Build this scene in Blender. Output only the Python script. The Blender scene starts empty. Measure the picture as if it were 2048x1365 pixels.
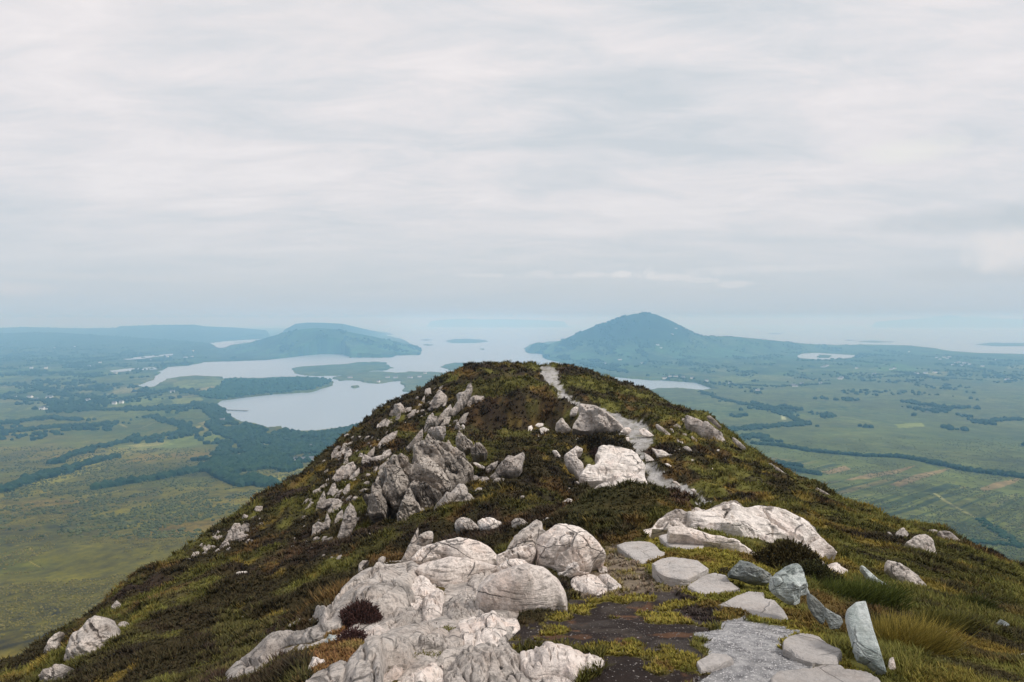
import bpy, math, random
import numpy as np
from mathutils import Vector
from mathutils.geometry import delaunay_2d_cdt

S = bpy.context.scene
C = S.collection
R = math.radians
rng = np.random.default_rng(7)
random.seed(7)

# ------------------------------------------------------------------ camera
PITCH = math.atan(42.5 / 1365.33)          # the sea horizon sits a little above the middle of the frame
F = 1365.33
cam_d = bpy.data.cameras.new("camera")
cam_d.lens = 24; cam_d.sensor_width = 36
cam_d.clip_start = 0.05; cam_d.clip_end = 120000
cam = bpy.data.objects.new("camera", cam_d)
cam.location = (0, 0, 0); cam.rotation_euler = (math.pi / 2 - PITCH, 0, 0)
C.objects.link(cam); S.camera = cam
SEA = -300.0

# ------------------------------------------------------------------ sky, sun, exposure
SUN_EL, SUN_AZ = R(50), R(108)              # azimuth clockwise from +Y (straight ahead)
world = bpy.data.worlds.new("World"); S.world = world
world.use_nodes = True
nt = world.node_tree; nt.nodes.clear()
def N(t, typ, **k):
    n = t.nodes.new(typ)
    for a, b in k.items(): setattr(n, a, b)
    return n
def mathn(t, op, a, b=None, clamp=False):
    n = N(t, 'ShaderNodeMath', operation=op, use_clamp=clamp)
    for i, v in enumerate((a, b)):
        if v is None: continue
        if hasattr(v, 'links') or hasattr(v, 'is_linked'): t.links.new(v, n.inputs[i])
        else: n.inputs[i].default_value = v
    return n.outputs[0]
def mixc(t, fac, a, b, mode='MIX'):
    n = N(t, 'ShaderNodeMix', data_type='RGBA', blend_type=mode)
    for sock, v in ((n.inputs[0], fac), (n.inputs[6], a), (n.inputs[7], b)):
        if hasattr(v, 'is_linked'): t.links.new(v, sock)
        elif isinstance(v, (tuple, list)): sock.default_value = (*v, 1)
        else: sock.default_value = v
    return n.outputs[2]
def ramp(t, fac, stops, interp='LINEAR'):
    n = N(t, 'ShaderNodeValToRGB'); n.color_ramp.interpolation = interp
    cr = n.color_ramp
    while len(cr.elements) > 1: cr.elements.remove(cr.elements[-1])
    for i, (p, c) in enumerate(stops):
        e = cr.elements[0] if i == 0 else cr.elements.new(p)
        e.position = p
        e.color = (c, c, c, 1) if not isinstance(c, (tuple, list)) else (*c, 1)
    t.links.new(fac, n.inputs[0]); return n.outputs[0]
def noisen(t, vec, scale, detail=6, rough=0.55, dist=0.0):
    n = N(t, 'ShaderNodeTexNoise'); n.inputs['Scale'].default_value = scale
    n.inputs['Detail'].default_value = detail; n.inputs['Roughness'].default_value = rough
    n.inputs['Distortion'].default_value = dist
    if vec is not None: t.links.new(vec, n.inputs['Vector'])
    return n.outputs['Fac']
def mapn(t, vec, loc=(0, 0, 0), rot=(0, 0, 0), scale=(1, 1, 1)):
    n = N(t, 'ShaderNodeMapping')
    n.inputs[1].default_value = loc; n.inputs[2].default_value = rot; n.inputs[3].default_value = scale
    t.links.new(vec, n.inputs[0]); return n.outputs[0]

sky = N(nt, 'ShaderNodeTexSky', sky_type='NISHITA'); sky.sun_disc = False
sky.sun_elevation = SUN_EL; sky.sun_rotation = SUN_AZ
sky.altitude = 300; sky.air_density = 1.0; sky.dust_density = 2.0
bg_blue = N(nt, 'ShaderNodeBackground'); bg_blue.inputs[1].default_value = 0.10
nt.links.new(sky.outputs[0], bg_blue.inputs[0])
tc = N(nt, 'ShaderNodeTexCoord')
sep = N(nt, 'ShaderNodeSeparateXYZ'); nt.links.new(tc.outputs['Generated'], sep.inputs[0])
zc = mathn(nt, 'ADD', mathn(nt, 'MAXIMUM', sep.outputs[2], 0.0), 0.16)
cmb = N(nt, 'ShaderNodeCombineXYZ')
nt.links.new(mathn(nt, 'DIVIDE', sep.outputs[0], zc), cmb.inputs[0])
nt.links.new(mathn(nt, 'DIVIDE', sep.outputs[1], zc), cmb.inputs[1])
deck = cmb.outputs[0]                       # a flat cloud deck seen in perspective
n1 = noisen(nt, mapn(nt, deck, loc=(1.3, 4.2, 0), scale=(0.75, 1.5, 1)), 1.0, 10, 0.58, 0.5)
n2 = noisen(nt, mapn(nt, deck, loc=(7.1, 2.7, 3), scale=(2.2, 4.6, 1)), 1.0, 10, 0.62, 0.6)
nm = mathn(nt, 'ADD', mathn(nt, 'MULTIPLY', n1, 0.6), mathn(nt, 'MULTIPLY', n2, 0.4))
deckc = ramp(nt, nm, [(0.36, (0.65, 0.695, 0.735)), (0.46, (0.77, 0.775, 0.80)), (0.53, (0.86, 0.83, 0.84)), (0.62, (0.95, 0.905, 0.905))])
horizon = ramp(nt, sep.outputs[2], [(0.0, 1.0), (0.05, 0.85), (0.16, 0.35), (0.32, 0.0)])
lowc = ramp(nt, sep.outputs[2], [(0.0, (0.50, 0.59, 0.67)), (0.05, (0.56, 0.63, 0.69)), (0.14, (0.66, 0.69, 0.73))])
skyc = mixc(nt, horizon, deckc, lowc)
# real cumulus far out: puffs and banks in world directions (azimuth, elevation)
def dirpx(px, py):
    u = (px - 1024) / F; v = (682.5 - py) / F
    d = Vector((u, math.cos(PITCH) + v * math.sin(PITCH), -math.sin(PITCH) + v * math.cos(PITCH)))
    return d.normalized()
def puff(px, py, wx, wz, amt, col, nscale=60, soft=0.55, warp=1.0):
    global skyc
    d = dirpx(px, py)
    az, el = math.atan2(d.x, d.y), d.z
    a = mathn(nt, 'ARCTAN2', sep.outputs[0], sep.outputs[1])
    dx = mathn(nt, 'DIVIDE', mathn(nt, 'SUBTRACT', a, az), wx / F)
    dz = mathn(nt, 'DIVIDE', mathn(nt, 'SUBTRACT', sep.outputs[2], el), wz / F)
    r2 = mathn(nt, 'ADD', mathn(nt, 'MULTIPLY', dx, dx), mathn(nt, 'MULTIPLY', dz, dz))
    nz = noisen(nt, tc.outputs['Generated'], nscale, 6, 0.6)
    v = mathn(nt, 'SUBTRACT', mathn(nt, 'ADD', 1.0, mathn(nt, 'MULTIPLY', mathn(nt, 'SUBTRACT', nz, 0.5), 2.4 * warp)), r2)
    f = mathn(nt, 'MULTIPLY', mathn(nt, 'DIVIDE', v, soft, clamp=True), amt)
    skyc = mixc(nt, f, skyc, col)
W1 = (0.80, 0.80, 0.82)
puff(1230, 552, 260, 7, 0.40, W1, 70, 1.2)
puff(1243, 549, 20, 8, 0.55, (0.84, 0.84, 0.85), 110)
puff(1299, 546, 16, 9, 0.5, (0.82, 0.82, 0.83), 160, 1.1, 1.6)
puff(1340, 556, 50, 7, 0.45, W1, 110)
puff(1465, 569, 36, 8, 0.45, W1, 90)
puff(1180, 549, 40, 6, 0.35, W1, 100)
puff(1075, 547, 34, 6, 0.35, W1, 100)
puff(1405, 561, 40, 6, 0.4, W1, 100)
puff(960, 551, 60, 5, 0.3, W1, 60)
puff(1560, 538, 190, 9, 0.40, W1, 40, 1.4)
puff(2010, 548, 170, 16, 0.65, (0.56, 0.60, 0.64), 14, 1.4)
puff(2015, 500, 75, 42, 0.8, (0.82, 0.80, 0.80), 40, 1.2)
puff(1830, 300, 110, 24, 0.75, (0.86, 0.86, 0.82), 26, 1.5)
puff(1920, 440, 200, 26, 0.8, (0.54, 0.60, 0.645), 12, 1.3)
puff(25, 578, 60, 14, 0.45, (0.72, 0.71, 0.72), 30, 1.2)
puff(230, 555, 420, 8, 0.25, (0.70, 0.70, 0.71), 30, 1.4)
puff(330, 50, 150, 60, 0.35, (0.62, 0.665, 0.71), 6, 1.6)
puff(650, 60, 170, 55, 0.4, (0.80, 0.78, 0.79), 6, 1.6)
bg_cl = N(nt, 'ShaderNodeBackground'); nt.links.new(skyc, bg_cl.inputs[0]); bg_cl.inputs[1].default_value = 1.0
msk = N(nt, 'ShaderNodeMixShader'); msk.inputs[0].default_value = 0.93
nt.links.new(bg_blue.outputs[0], msk.inputs[1]); nt.links.new(bg_cl.outputs[0], msk.inputs[2])
wo = N(nt, 'ShaderNodeOutputWorld'); nt.links.new(msk.outputs[0], wo.inputs[0])

sl = bpy.data.lights.new("sun", 'SUN'); sl.energy = 2.6; sl.angle = R(11); sl.color = (1.0, 0.955, 0.90)
so = bpy.data.objects.new("sun", sl); C.objects.link(so)
sd = Vector((math.sin(SUN_AZ) * math.cos(SUN_EL), math.cos(SUN_AZ) * math.cos(SUN_EL), math.sin(SUN_EL)))
so.rotation_euler = (-sd).to_track_quat('-Z', 'Y').to_euler()
so.location = (0, 0, 60)
S.view_settings.view_transform = 'Standard'; S.view_settings.look = 'None'
S.view_settings.gamma = 1; S.view_settings.exposure = 0.0
S.cycles.use_denoising = True
try: S.cycles.denoiser = 'OPENIMAGEDENOISE'
except Exception: pass
S.cycles.max_bounces = 5; S.cycles.diffuse_bounces = 3; S.cycles.glossy_bounces = 2
S.cycles.volume_bounces = 2; S.cycles.transparent_max_bounces = 4
S.cycles.sample_clamp_indirect = 8

# ------------------------------------------------------------------ maths helpers
def ray(px, py):
    """direction through a point of the survey sheet, scaled to one metre forward"""
    px = np.asarray(px, float); py = np.asarray(py, float)
    u = (px - 1024) / F; v = (682.5 - py) / F
    yy = math.cos(PITCH) + v * math.sin(PITCH); zz = -math.sin(PITCH) + v * math.cos(PITCH)
    return u / yy, zz / yy
def _h(ix, iy, iz, seed):
    n = (ix.astype(np.int64) * 374761393 + iy.astype(np.int64) * 668265263 + iz * 2147483647 + seed * 974711) & 0xFFFFFFFF
    n = ((n ^ (n >> 13)) * 1274126177) & 0xFFFFFFFF
    n = (n ^ (n >> 16)) & 0xFFFFFF
    return n / 16777216.0
def vn2(x, y, seed=0):
    x = np.asarray(x, float); y = np.asarray(y, float)
    ix = np.floor(x); iy = np.floor(y); fx = x - ix; fy = y - iy
    fx = fx * fx * fx * (fx * (fx * 6 - 15) + 10); fy = fy * fy * fy * (fy * (fy * 6 - 15) + 10)
    ix = ix.astype(np.int64); iy = iy.astype(np.int64)
    a = _h(ix, iy, 0, seed); b = _h(ix + 1, iy, 0, seed); c = _h(ix, iy + 1, 0, seed); d = _h(ix + 1, iy + 1, 0, seed)
    return ((a + (b - a) * fx) * (1 - fy) + (c + (d - c) * fx) * fy) * 2 - 1
def fbm(x, y, octv=4, seed=0, gain=0.5):
    s = 0; a = 1; t = 0
    x = np.asarray(x, float); y = np.asarray(y, float)
    for i in range(octv):
        s = s + a * vn2(x, y, seed + i * 17); t += a; a *= gain
        x, y = (x * 1.62 + y * 1.18) + 5.3, (y * 1.62 - x * 1.18) - 2.1
    return s / t
def worley(x, y, seed=0):
    """distance to nearest scattered point and a hash of that point"""
    ix = np.floor(x).astype(np.int64); iy = np.floor(y).astype(np.int64)
    best = np.full(x.shape, 9.0); hid = np.zeros(x.shape)
    for dx in (-1, 0, 1):
        for dy in (-1, 0, 1):
            cx = ix + dx; cy = iy + dy
            qx = cx + _h(cx, cy, 1, seed); qy = cy + _h(cx, cy, 2, seed)
            d = (x - qx) ** 2 + (y - qy) ** 2
            m = d < best
            best = np.where(m, d, best); hid = np.where(m, _h(cx, cy, 3, seed), hid)
    return np.sqrt(best), hid
def worley2(x, y, seed=0):
    ix = np.floor(x).astype(np.int64); iy = np.floor(y).astype(np.int64)
    b1 = np.full(x.shape, 9.0); b2 = np.full(x.shape, 9.0); hid = np.zeros(x.shape)
    for dx in (-1, 0, 1):
        for dy in (-1, 0, 1):
            cx = ix + dx; cy = iy + dy
            d = np.hypot(x - cx - _h(cx, cy, 1, seed), y - cy - _h(cx, cy, 2, seed))
            m = d < b1
            b2 = np.where(m, b1, np.minimum(b2, d)); hid = np.where(m, _h(cx, cy, 3, seed), hid); b1 = np.where(m, d, b1)
    return b1, b2, hid
def smooth(a, b, x):
    t = np.clip((x - a) / (b - a), 0, 1); return t * t * (3 - 2 * t)
def pip(x, y, poly):
    """points in polygon, with a bounding box first"""
    poly = np.asarray(poly, float)
    out = np.zeros(x.shape, bool)
    bb = (x >= poly[:, 0].min()) & (x <= poly[:, 0].max()) & (y >= poly[:, 1].min()) & (y <= poly[:, 1].max())
    if not bb.any(): return out
    xs = x[bb]; ys = y[bb]; r = np.zeros(xs.shape, bool)
    n = len(poly)
    for i in range(n):
        x1, y1 = poly[i]; x2, y2 = poly[(i + 1) % n]
        if y1 == y2: continue
        c = ((y1 > ys) != (y2 > ys)) & (xs < (x2 - x1) * (ys - y1) / (y2 - y1) + x1)
        r ^= c
    out[bb] = r
    return out
def segdist(x, y, line):
    line = np.asarray(line, float); best = np.full(np.shape(x), 1e9)
    for i in range(len(line) - 1):
        ax, ay = line[i]; bx, by = line[i + 1]
        vx, vy = bx - ax, by - ay; L = vx * vx + vy * vy + 1e-12
        t = np.clip(((x - ax) * vx + (y - ay) * vy) / L, 0, 1)
        d = np.hypot(x - ax - t * vx, y - ay - t * vy); best = np.minimum(best, d)
    return best
def pchip(xk, yk, x):
    h = np.diff(xk); dl = np.diff(yk) / h; m = np.zeros(len(xk))
    for i in range(1, len(xk) - 1):
        if dl[i - 1] * dl[i] > 0:
            w1 = 2 * h[i] + h[i - 1]; w2 = h[i] + 2 * h[i - 1]
            m[i] = (w1 + w2) / (w1 / dl[i - 1] + w2 / dl[i])
    m[0] = dl[0]; m[-1] = dl[-1]
    k = np.clip(np.searchsorted(xk, x) - 1, 0, len(xk) - 2)
    t = (x - xk[k]) / h[k]; t = np.clip(t, 0, 1)
    return ((1 + 2 * t) * (1 - t) ** 2 * yk[k] + t * (1 - t) ** 2 * h[k] * m[k]
            + t * t * (3 - 2 * t) * yk[k + 1] + t * t * (t - 1) * h[k] * m[k + 1])

# ------------------------------------------------------------------ object helpers
def mesh_from(name, V, Fc, mat=None, cols=None, smooth_=True, tri=3):
    me = bpy.data.meshes.new(name)
    V = np.asarray(V, np.float32); Fc = np.asarray(Fc, np.int32)
    me.vertices.add(len(V)); me.vertices.foreach_set("co", V.ravel())
    nf = len(Fc); k = Fc.shape[1]
    me.loops.add(nf * k); me.loops.foreach_set("vertex_index", Fc.ravel())
    me.polygons.add(nf)
    me.polygons.foreach_set("loop_start", np.arange(nf, dtype=np.int32) * k)
    me.polygons.foreach_set("loop_total", np.full(nf, k, np.int32))
    me.polygons.foreach_set("use_smooth", np.full(nf, smooth_, bool))
    me.update(calc_edges=True)
    if cols is not None:
        ca = me.color_attributes.new("tint", 'FLOAT_COLOR', 'POINT')
        c4 = np.ones((len(V), 4), np.float32); c4[:, :3] = cols
        ca.data.foreach_set("color", c4.ravel())
    if mat: me.materials.append(mat)
    return me
def link(name, me, loc=(0, 0, 0), parent=None):
    o = bpy.data.objects.new(name, me); o.location = loc; C.objects.link(o)
    if parent: o.parent = parent
    return o
def tag(o, label=None, cat=None, group=None, kind=None):
    if label: o['label'] = label
    if cat: o['category'] = cat
    if group: o['group'] = group
    if kind: o['kind'] = kind
    return o
def grid_faces(nr, nc):
    i = np.arange(nr - 1)[:, None] * nc + np.arange(nc - 1)[None, :]
    return np.stack([i, i + 1, i + nc + 1, i + nc], -1).reshape(-1, 4)

# ------------------------------------------------------------------ materials
def newmat(name):
    m = bpy.data.materials.new(name); m.use_nodes = True
    t = m.node_tree; b = t.nodes['Principled BSDF']
    b.inputs['Roughness'].default_value = 0.9
    b.inputs['Specular IOR Level'].default_value = 0.25
    return m, t, b
def bump(t, b, h, dist, strength=1.0):
    n = N(t, 'ShaderNodeBump'); n.inputs['Distance'].default_value = dist
    n.inputs['Strength'].default_value = strength
    t.links.new(h, n.inputs['Height']); t.links.new(n.outputs[0], b.inputs['Normal'])
WB = (1.03, 0.985, 0.935)
def rock_mat(name, dark, mid, light, warm, strata_rot=0.5, scale=1.0, crack=0.55, lichen=0.5, rough=0.85):
    dark, mid, light, warm = [tuple(v * w for v, w in zip(c, WB)) for c in (dark, mid, light, warm)] if 'slate' not in name or 'paving' in name else (dark, mid, light, warm)
    m, t, b = newmat(name)
    g = N(t, 'ShaderNodeNewGeometry'); co = g.outputs['Position']
    oi = N(t, 'ShaderNodeObjectInfo')
    big = noisen(t, co, 1.5 * scale, 10, 0.70, 0.4)
    base = ramp(t, big, [(0.35, dark), (0.43, mid), (0.53, light), (0.8, light)])
    wn = noisen(t, mapn(t, co, loc=(9, 3, 1)), 2.2 * scale, 5, 0.6)
    base = mixc(t, ramp(t, wn, [(0.5, 0.0), (0.68, 0.55)]), base, warm)
    # lichen speckle, dark and pale
    sp = noisen(t, mapn(t, co, loc=(3, 8, 5)), 16 * scale, 8, 0.8)
    base = mixc(t, ramp(t, sp, [(0.48, 0.0), (0.57, lichen)]), base, tuple(c * 0.40 for c in mid))
    sp2 = noisen(t, mapn(t, co, loc=(13, 2, 7)), 17 * scale, 5, 0.7)
    base = mixc(t, ramp(t, sp2, [(0.55, 0.0), (0.66, 0.55)]), base, tuple(min(1, c * 1.18) for c in light))
    # foliation: short thin seams along one direction, and broken joints
    wob = N(t, 'ShaderNodeVectorMath', operation='ADD')
    wn2 = N(t, 'ShaderNodeTexNoise'); wn2.inputs['Scale'].default_value = 1.6 * scale; wn2.inputs['Detail'].default_value = 4
    t.links.new(co, wn2.inputs['Vector'])
    wsc = N(t, 'ShaderNodeVectorMath', operation='SCALE'); wsc.inputs['Scale'].default_value = 0.22 / scale
    t.links.new(wn2.outputs['Color'], wsc.inputs[0]); t.links.new(co, wob.inputs[0]); t.links.new(wsc.outputs[0], wob.inputs[1])
    st = mapn(t, wob.outputs[0], rot=(0.35, 0.25, strata_rot), scale=(0.7, 1.0, 9.0))
    s1 = noisen(t, st, 2.6 * scale, 7, 0.62)
    gate = ramp(t, noisen(t, mapn(t, co, loc=(4, 4, 9)), 1.9 * scale, 4, 0.6), [(0.46, 0.0), (0.56, 1.0)])
    seam = mathn(t, 'MULTIPLY', ramp(t, s1, [(0.30, 1.0), (0.37, 0.6), (0.42, 0.0)]), gate)
    vo = N(t, 'ShaderNodeTexVoronoi', feature='DISTANCE_TO_EDGE'); vo.inputs['Scale'].default_value = 1.25 * scale
    t.links.new(mapn(t, wob.outputs[0], rot=(0.5, 0.9, strata_rot), scale=(1, 1, 2.0)), vo.inputs['Vector'])
    gate2 = ramp(t, noisen(t, mapn(t, co, loc=(14, 1, 3)), 1.3 * scale, 3, 0.6), [(0.46, 0.0), (0.53, 1.0)])
    seam2 = mathn(t, 'MULTIPLY', ramp(t, vo.outputs['Distance'], [(0.0, 1.0), (0.006, 0.85), (0.018, 0.0)]), gate2)
    sm = mathn(t, 'MAXIMUM', seam, seam2)
    base = mixc(t, mathn(t, 'MULTIPLY', sm, crack), base, (0.045, 0.04, 0.036))
    hsv = N(t, 'ShaderNodeHueSaturation'); t.links.new(base, hsv.inputs['Color'])
    t.links.new(mathn(t, 'ADD', 0.86, mathn(t, 'MULTIPLY', oi.outputs['Random'], 0.28)), hsv.inputs['Value'])
    t.links.new(hsv.outputs[0], b.inputs['Base Color'])
    b.inputs['Roughness'].default_value = rough
    h = mathn(t, 'ADD', mathn(t, 'MULTIPLY', noisen(t, co, 5 * scale, 10, 0.74), 0.9), mathn(t, 'MULTIPLY', s1, 0.6))
    h = mathn(t, 'SUBTRACT', h, mathn(t, 'MULTIPLY', sm, 0.28))
    bump(t, b, h, 0.075 / scale, 1.0)
    return m
ROCK = {
 'pale': rock_mat('pale_quartzite', (0.40, 0.37, 0.345), (0.68, 0.62, 0.585), (0.84, 0.78, 0.745), (0.74, 0.59, 0.52), 0.5, 1.6, 0.85, 0.55),
 'white': rock_mat('white_quartz_slab', (0.50, 0.46, 0.44), (0.72, 0.68, 0.65), (0.84, 0.80, 0.77), (0.72, 0.61, 0.57), 0.8, 0.9, 0.75, 0.4),
 'grey': rock_mat('grey_weathered_rock', (0.20, 0.188, 0.176), (0.41, 0.384, 0.365), (0.60, 0.56, 0.53), (0.50, 0.42, 0.37), 0.3, 1.3, 0.85, 0.65),
 'crag': rock_mat('crag_rock', (0.11, 0.10, 0.092), (0.265, 0.243, 0.222), (0.46, 0.425, 0.39), (0.36, 0.29, 0.24), 1.0, 0.62, 0.95, 0.7),
 'flank': rock_mat('flank_rock', (0.16, 0.146, 0.137), (0.33, 0.303, 0.284), (0.53, 0.49, 0.465), (0.42, 0.345, 0.30), 1.0, 0.6, 0.8, 0.6),
 'slab': rock_mat('paving_slate', (0.32, 0.31, 0.305), (0.42, 0.405, 0.40), (0.49, 0.475, 0.47), (0.46, 0.415, 0.385), 0.2, 2.4, 0.35, 0.25),
 'green': rock_mat('green_slate', (0.20, 0.235, 0.22), (0.41, 0.455, 0.435), (0.63, 0.665, 0.64), (0.42, 0.45, 0.41), 1.2, 2.6, 0.5, 0.4, 0.7),
 'dark': rock_mat('dark_slate', (0.08, 0.10, 0.10), (0.17, 0.19, 0.185), (0.30, 0.32, 0.31), (0.25, 0.23, 0.19), 1.2, 2.4, 0.5, 0.5, 0.75),
}
def veg_mat(name, amp=0.5, sc=30, rough=0.85, bumpd=0.0):
    m, t, b = newmat(name)
    a = N(t, 'ShaderNodeVertexColor', layer_name='tint')
    g = N(t, 'ShaderNodeNewGeometry')
    n = noisen(t, g.outputs['Position'], sc, 5, 0.7)
    f = mathn(t, 'ADD', 1 - amp * 0.5, mathn(t, 'MULTIPLY', n, amp))
    cm = N(t, 'ShaderNodeCombineColor')
    for i in range(3): t.links.new(f, cm.inputs[i])
    t.links.new(mixc(t, 1.0, a.outputs[0], cm.outputs[0], 'MULTIPLY'), b.inputs['Base Color'])
    b.inputs['Roughness'].default_value = rough; b.inputs['Specular IOR Level'].default_value = 0.12
    if bumpd: bump(t, b, noisen(t, g.outputs['Position'], sc * 0.6, 8, 0.7), bumpd)
    return m
M_ground = veg_mat('hill_ground', 0.9, 22, 0.95, 0.05)
M_veg = veg_mat('leafy_growth', 0.3, 9)
M_valley = veg_mat('valley_ground', 1.1, 0.030, 0.95)
M_wood = veg_mat('tree_crowns', 0.5, 0.25)
M_stone = veg_mat('loose_stone', 0.4, 60, 0.85)

m, t, b = newmat('water')
b.inputs['Base Color'].default_value = (0.16, 0.26, 0.33, 1)
b.inputs['Roughness'].default_value = 0.32; b.inputs['Specular IOR Level'].default_value = 0.6
g = N(t, 'ShaderNodeNewGeometry')
wn = noisen(t, mapn(t, g.outputs['Position'], scale=(0.004, 0.0012, 1)), 1.0, 7, 0.6)
t.links.new(mixc(t, wn, (0.22, 0.30, 0.36), (0.30, 0.38, 0.44)), b.inputs['Base Color'])
bump(t, b, noisen(t, g.outputs['Position'], 0.08, 5, 0.6), 2.0, 0.25)
M_water = m

# ================================================================== THE VALLEY
Y_ = np.array([100, 130, 310, 600, 830, 1220, 1600, 2000, 3000, 70000.])
ZL = np.array([-118, -126, -150, -190, -220, -262, -288, -297, -297, -297.])
ZR = np.array([-118, -132, -170, -202, -221, -247, -265, -277, -292, -297.])
def vbase(x, y):
    w = smooth(-0.2, 0.45, x / y)
    ly = np.log(y)
    return np.interp(ly, np.log(Y_), ZL) * (1 - w) + np.interp(ly, np.log(Y_), ZR) * w
def to_map(px, py, z=None):
    """sheet point -> map position on the valley floor (x, y)"""
    ax, az = ray(px, py)
    ax = np.atleast_1d(ax); az = np.minimum(np.atleast_1d(az), -0.002)
    y = np.full(ax.shape, 2000.0)
    for _ in range(40):
        zz = vbase(ax * y, y) if z is None else z
        y = 0.5 * y + 0.5 * np.clip(zz / az, 100, 90000)
    return ax * y, y
def mpoly(pts, z=None):
    pts = np.array(pts, float)
    x, y = to_map(pts[:, 0], pts[:, 1], z); return np.stack([x, y], 1)

nc, nr = 1500, 1080
azs = np.linspace(-1.05, 1.05, nc)
ys = np.exp(np.linspace(math.log(100), math.log(42000), nr))
VX = ys[:, None] * azs[None, :]; VY = np.repeat(ys[:, None], nc, 1)
VB = vbase(VX, VY)
und = fbm(VX / 420, VY / 420, 4, 3) * np.interp(VY, [100, 500, 2500, 6000], [2, 7, 6, 9]) + fbm(VX / 90, VY / 90, 3, 8) * 1.6
far = smooth(1500, 3500, VY)
VZ = VB + und * np.where(VB > -290, 1, 0.55) + far * 4
VZ = np.maximum(VZ, SEA + 1.5)

wat = [(263,776),(309,759),(318,743),(337,734),(376,731.5),(410,725),(461,723),(530,721),(598,713),(649,707.6),(679,706.6),(692,711),(702,715.5),(784,715.5),(791,711),(839,711),(844,699),(822,689),(806,680),(772,671),(783,667),(740,661),(600,656.5),(300,656.5),(0,658),(-500,658),(-500,643),(2600,643),(2600,713),(2048,713),(1957,711),(1902,707.5),(1870,702),(1811,697),(1738,696),(1665,696),(1610,692),(1556,687),(1475,680),(1391,676),(1290,676),(1180,680),(1100,684),(1061,690),(1050,696),(1051,701),(1070,705),(1085,709),(1087,714),(1089,718),(1126,726.5),(1154,737),(1195,750),(1250,757),(1300,760.7),(1322,760.7),(1391,766),(1420,775),(1435,782.6),(1402,785.5),(1373,782.6),(1322,780.8),(1280,788),(1200,800),(1000,850),(860,870),(760,846),(700,855),(683,858),(632,866.6),(595,866.6),(560,855.6),(533,858),(485,846),(461,836),(448,819),(430.6,810),(444,801.6),(495,795),(547,789.7),(625,784.5),(652,776),(660,772.6),(668,765),(649,759),(608,756.5),(547,756.5),(523,759),(448,760),(441,756.5),(393,754),(359,756.5),(338,760.6),(323,767),(307,776)]
WATER = [wat,
]
LAKES = [[(415,687),(450,683),(495,680),(543,677),(545,680),(500,687),(470,693),(440,696),(425,693)],
 [(245,719),(262,716),(300,712),(345,708),(347,710.5),(310,714),(285,718),(255,720)],
 [(219,742),(250,738),(308,735),(315,739),(280,741),(225,745)]]
WATER += [[(1592,712),(1605,707),(1640,706),(1680,709),(1716,711),(1712,717),(1680,720),(1640,723),(1600,719)], [(2010,717),(2040,718),(2100,719),(2100,723),(2030,722)]]
ISLE = [[(583,739),(600,735),(617,733),(650,732.5),(679,730),(705,727),(737,725),(760,724.5),(771,726.5),(784.5,737),(776,739),(771,742),(745,742),(720,745),(702,750),(670,752),(634,752.5),(600,750.5),(590,746)],
 [(668,757),(685,752),(702,747),(750,745),(788,747),(840,745),(880,747),(918,750),(1000,752),(1000,800),(860,800),(819,786),(805,783),(808,776),(802,770),(802,762),(780,764),(764,767.5),(750,768),(737,766),(700,761),(680,762)],
 [(880,735),(890,730),(915,727),(959,728),(1040,731),(1040,742),(930,742),(900,741)],
 [(699,775),(712,773.5),(721,775),(712,777)],
 [(890,683),(905,679.5),(935,678.5),(970,681),(976,684),(950,686.5),(905,686.5)],
 [(841,680.5),(852,679),(866,680.5),(853,682)],[(846,690.5),(856,689),(867,690.5),(855,692.5)],[(960,699),(966,697.8),(972,699),(966,700.3)],
 [(1534,668),(1548,666.8),(1567,668),(1550,669)],[(1713,684),(1740,682),(1786,684.5),(1750,686)],[(1690,681),(1700,680.2),(1712,681),(1700,682)],
 [(1950,690),(1985,686),(2060,688),(2060,693),(1990,693)],[(1636,713.5),(1648,711),(1665,712.5),(1655,716),(1640,716)]]
inw = np.zeros(VX.shape, bool)
jx = VX + fbm(VX / 60, VY / 120, 3, 21) * np.interp(VY, [1000, 6000], [9, 22]); jy = VY + fbm(VX / 50, VY / 90, 3, 22) * np.interp(VY, [1000, 6000], [14, 40])
for wpl in WATER: inw |= pip(jx, jy, mpoly(wpl, SEA))
isl = np.zeros(VX.shape, bool)
for ip in ISLE: isl |= pip(jx, jy, mpoly(ip, SEA))
water = inw & ~isl
VZ = np.where(isl, SEA + 2.5 + (fbm(VX / 70, VY / 120, 3, 5) + 0.6) * 5, VZ)
VZ[water] = SEA - 6

# hills: crest lines with their own distance
azg = VX / VY
def hill_ridge(pts, sf, sb, power=2.0, mask_water=False):
    global VZ
    pts = np.array(pts, float)
    ax, az = ray(pts[:, 0], pts[:, 1])
    o = np.argsort(ax); D = np.interp(azg, ax[o], pts[o, 2]); zr = np.interp(azg, ax[o], az[o])
    inside = (azg >= ax.min()) & (azg <= ax.max())
    edge = np.minimum(smooth(ax.min(), ax.min() + 0.01, azg), smooth(ax.max(), ax.max() - 0.01, azg))
    H = np.maximum(zr * D - SEA, 0) * inside * edge
    tt = (VY - D); s = np.where(tt < 0, sf, sb)
    f = np.exp(-np.abs(tt / s) ** power)
    rug = 1 + 0.05 * fbm(VX / 160, VY / 160, 4, 31) * (1 - np.exp(-(tt / (s * 0.25)) ** 2))
    Z = SEA + H * f * rug
    m = (Z > np.where(water, SEA + 5, VZ)) & ~((water | isl) & (tt < -330))
    VZ = np.where(m, Z, VZ)
    return m & (H * f > 6), H * f
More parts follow.
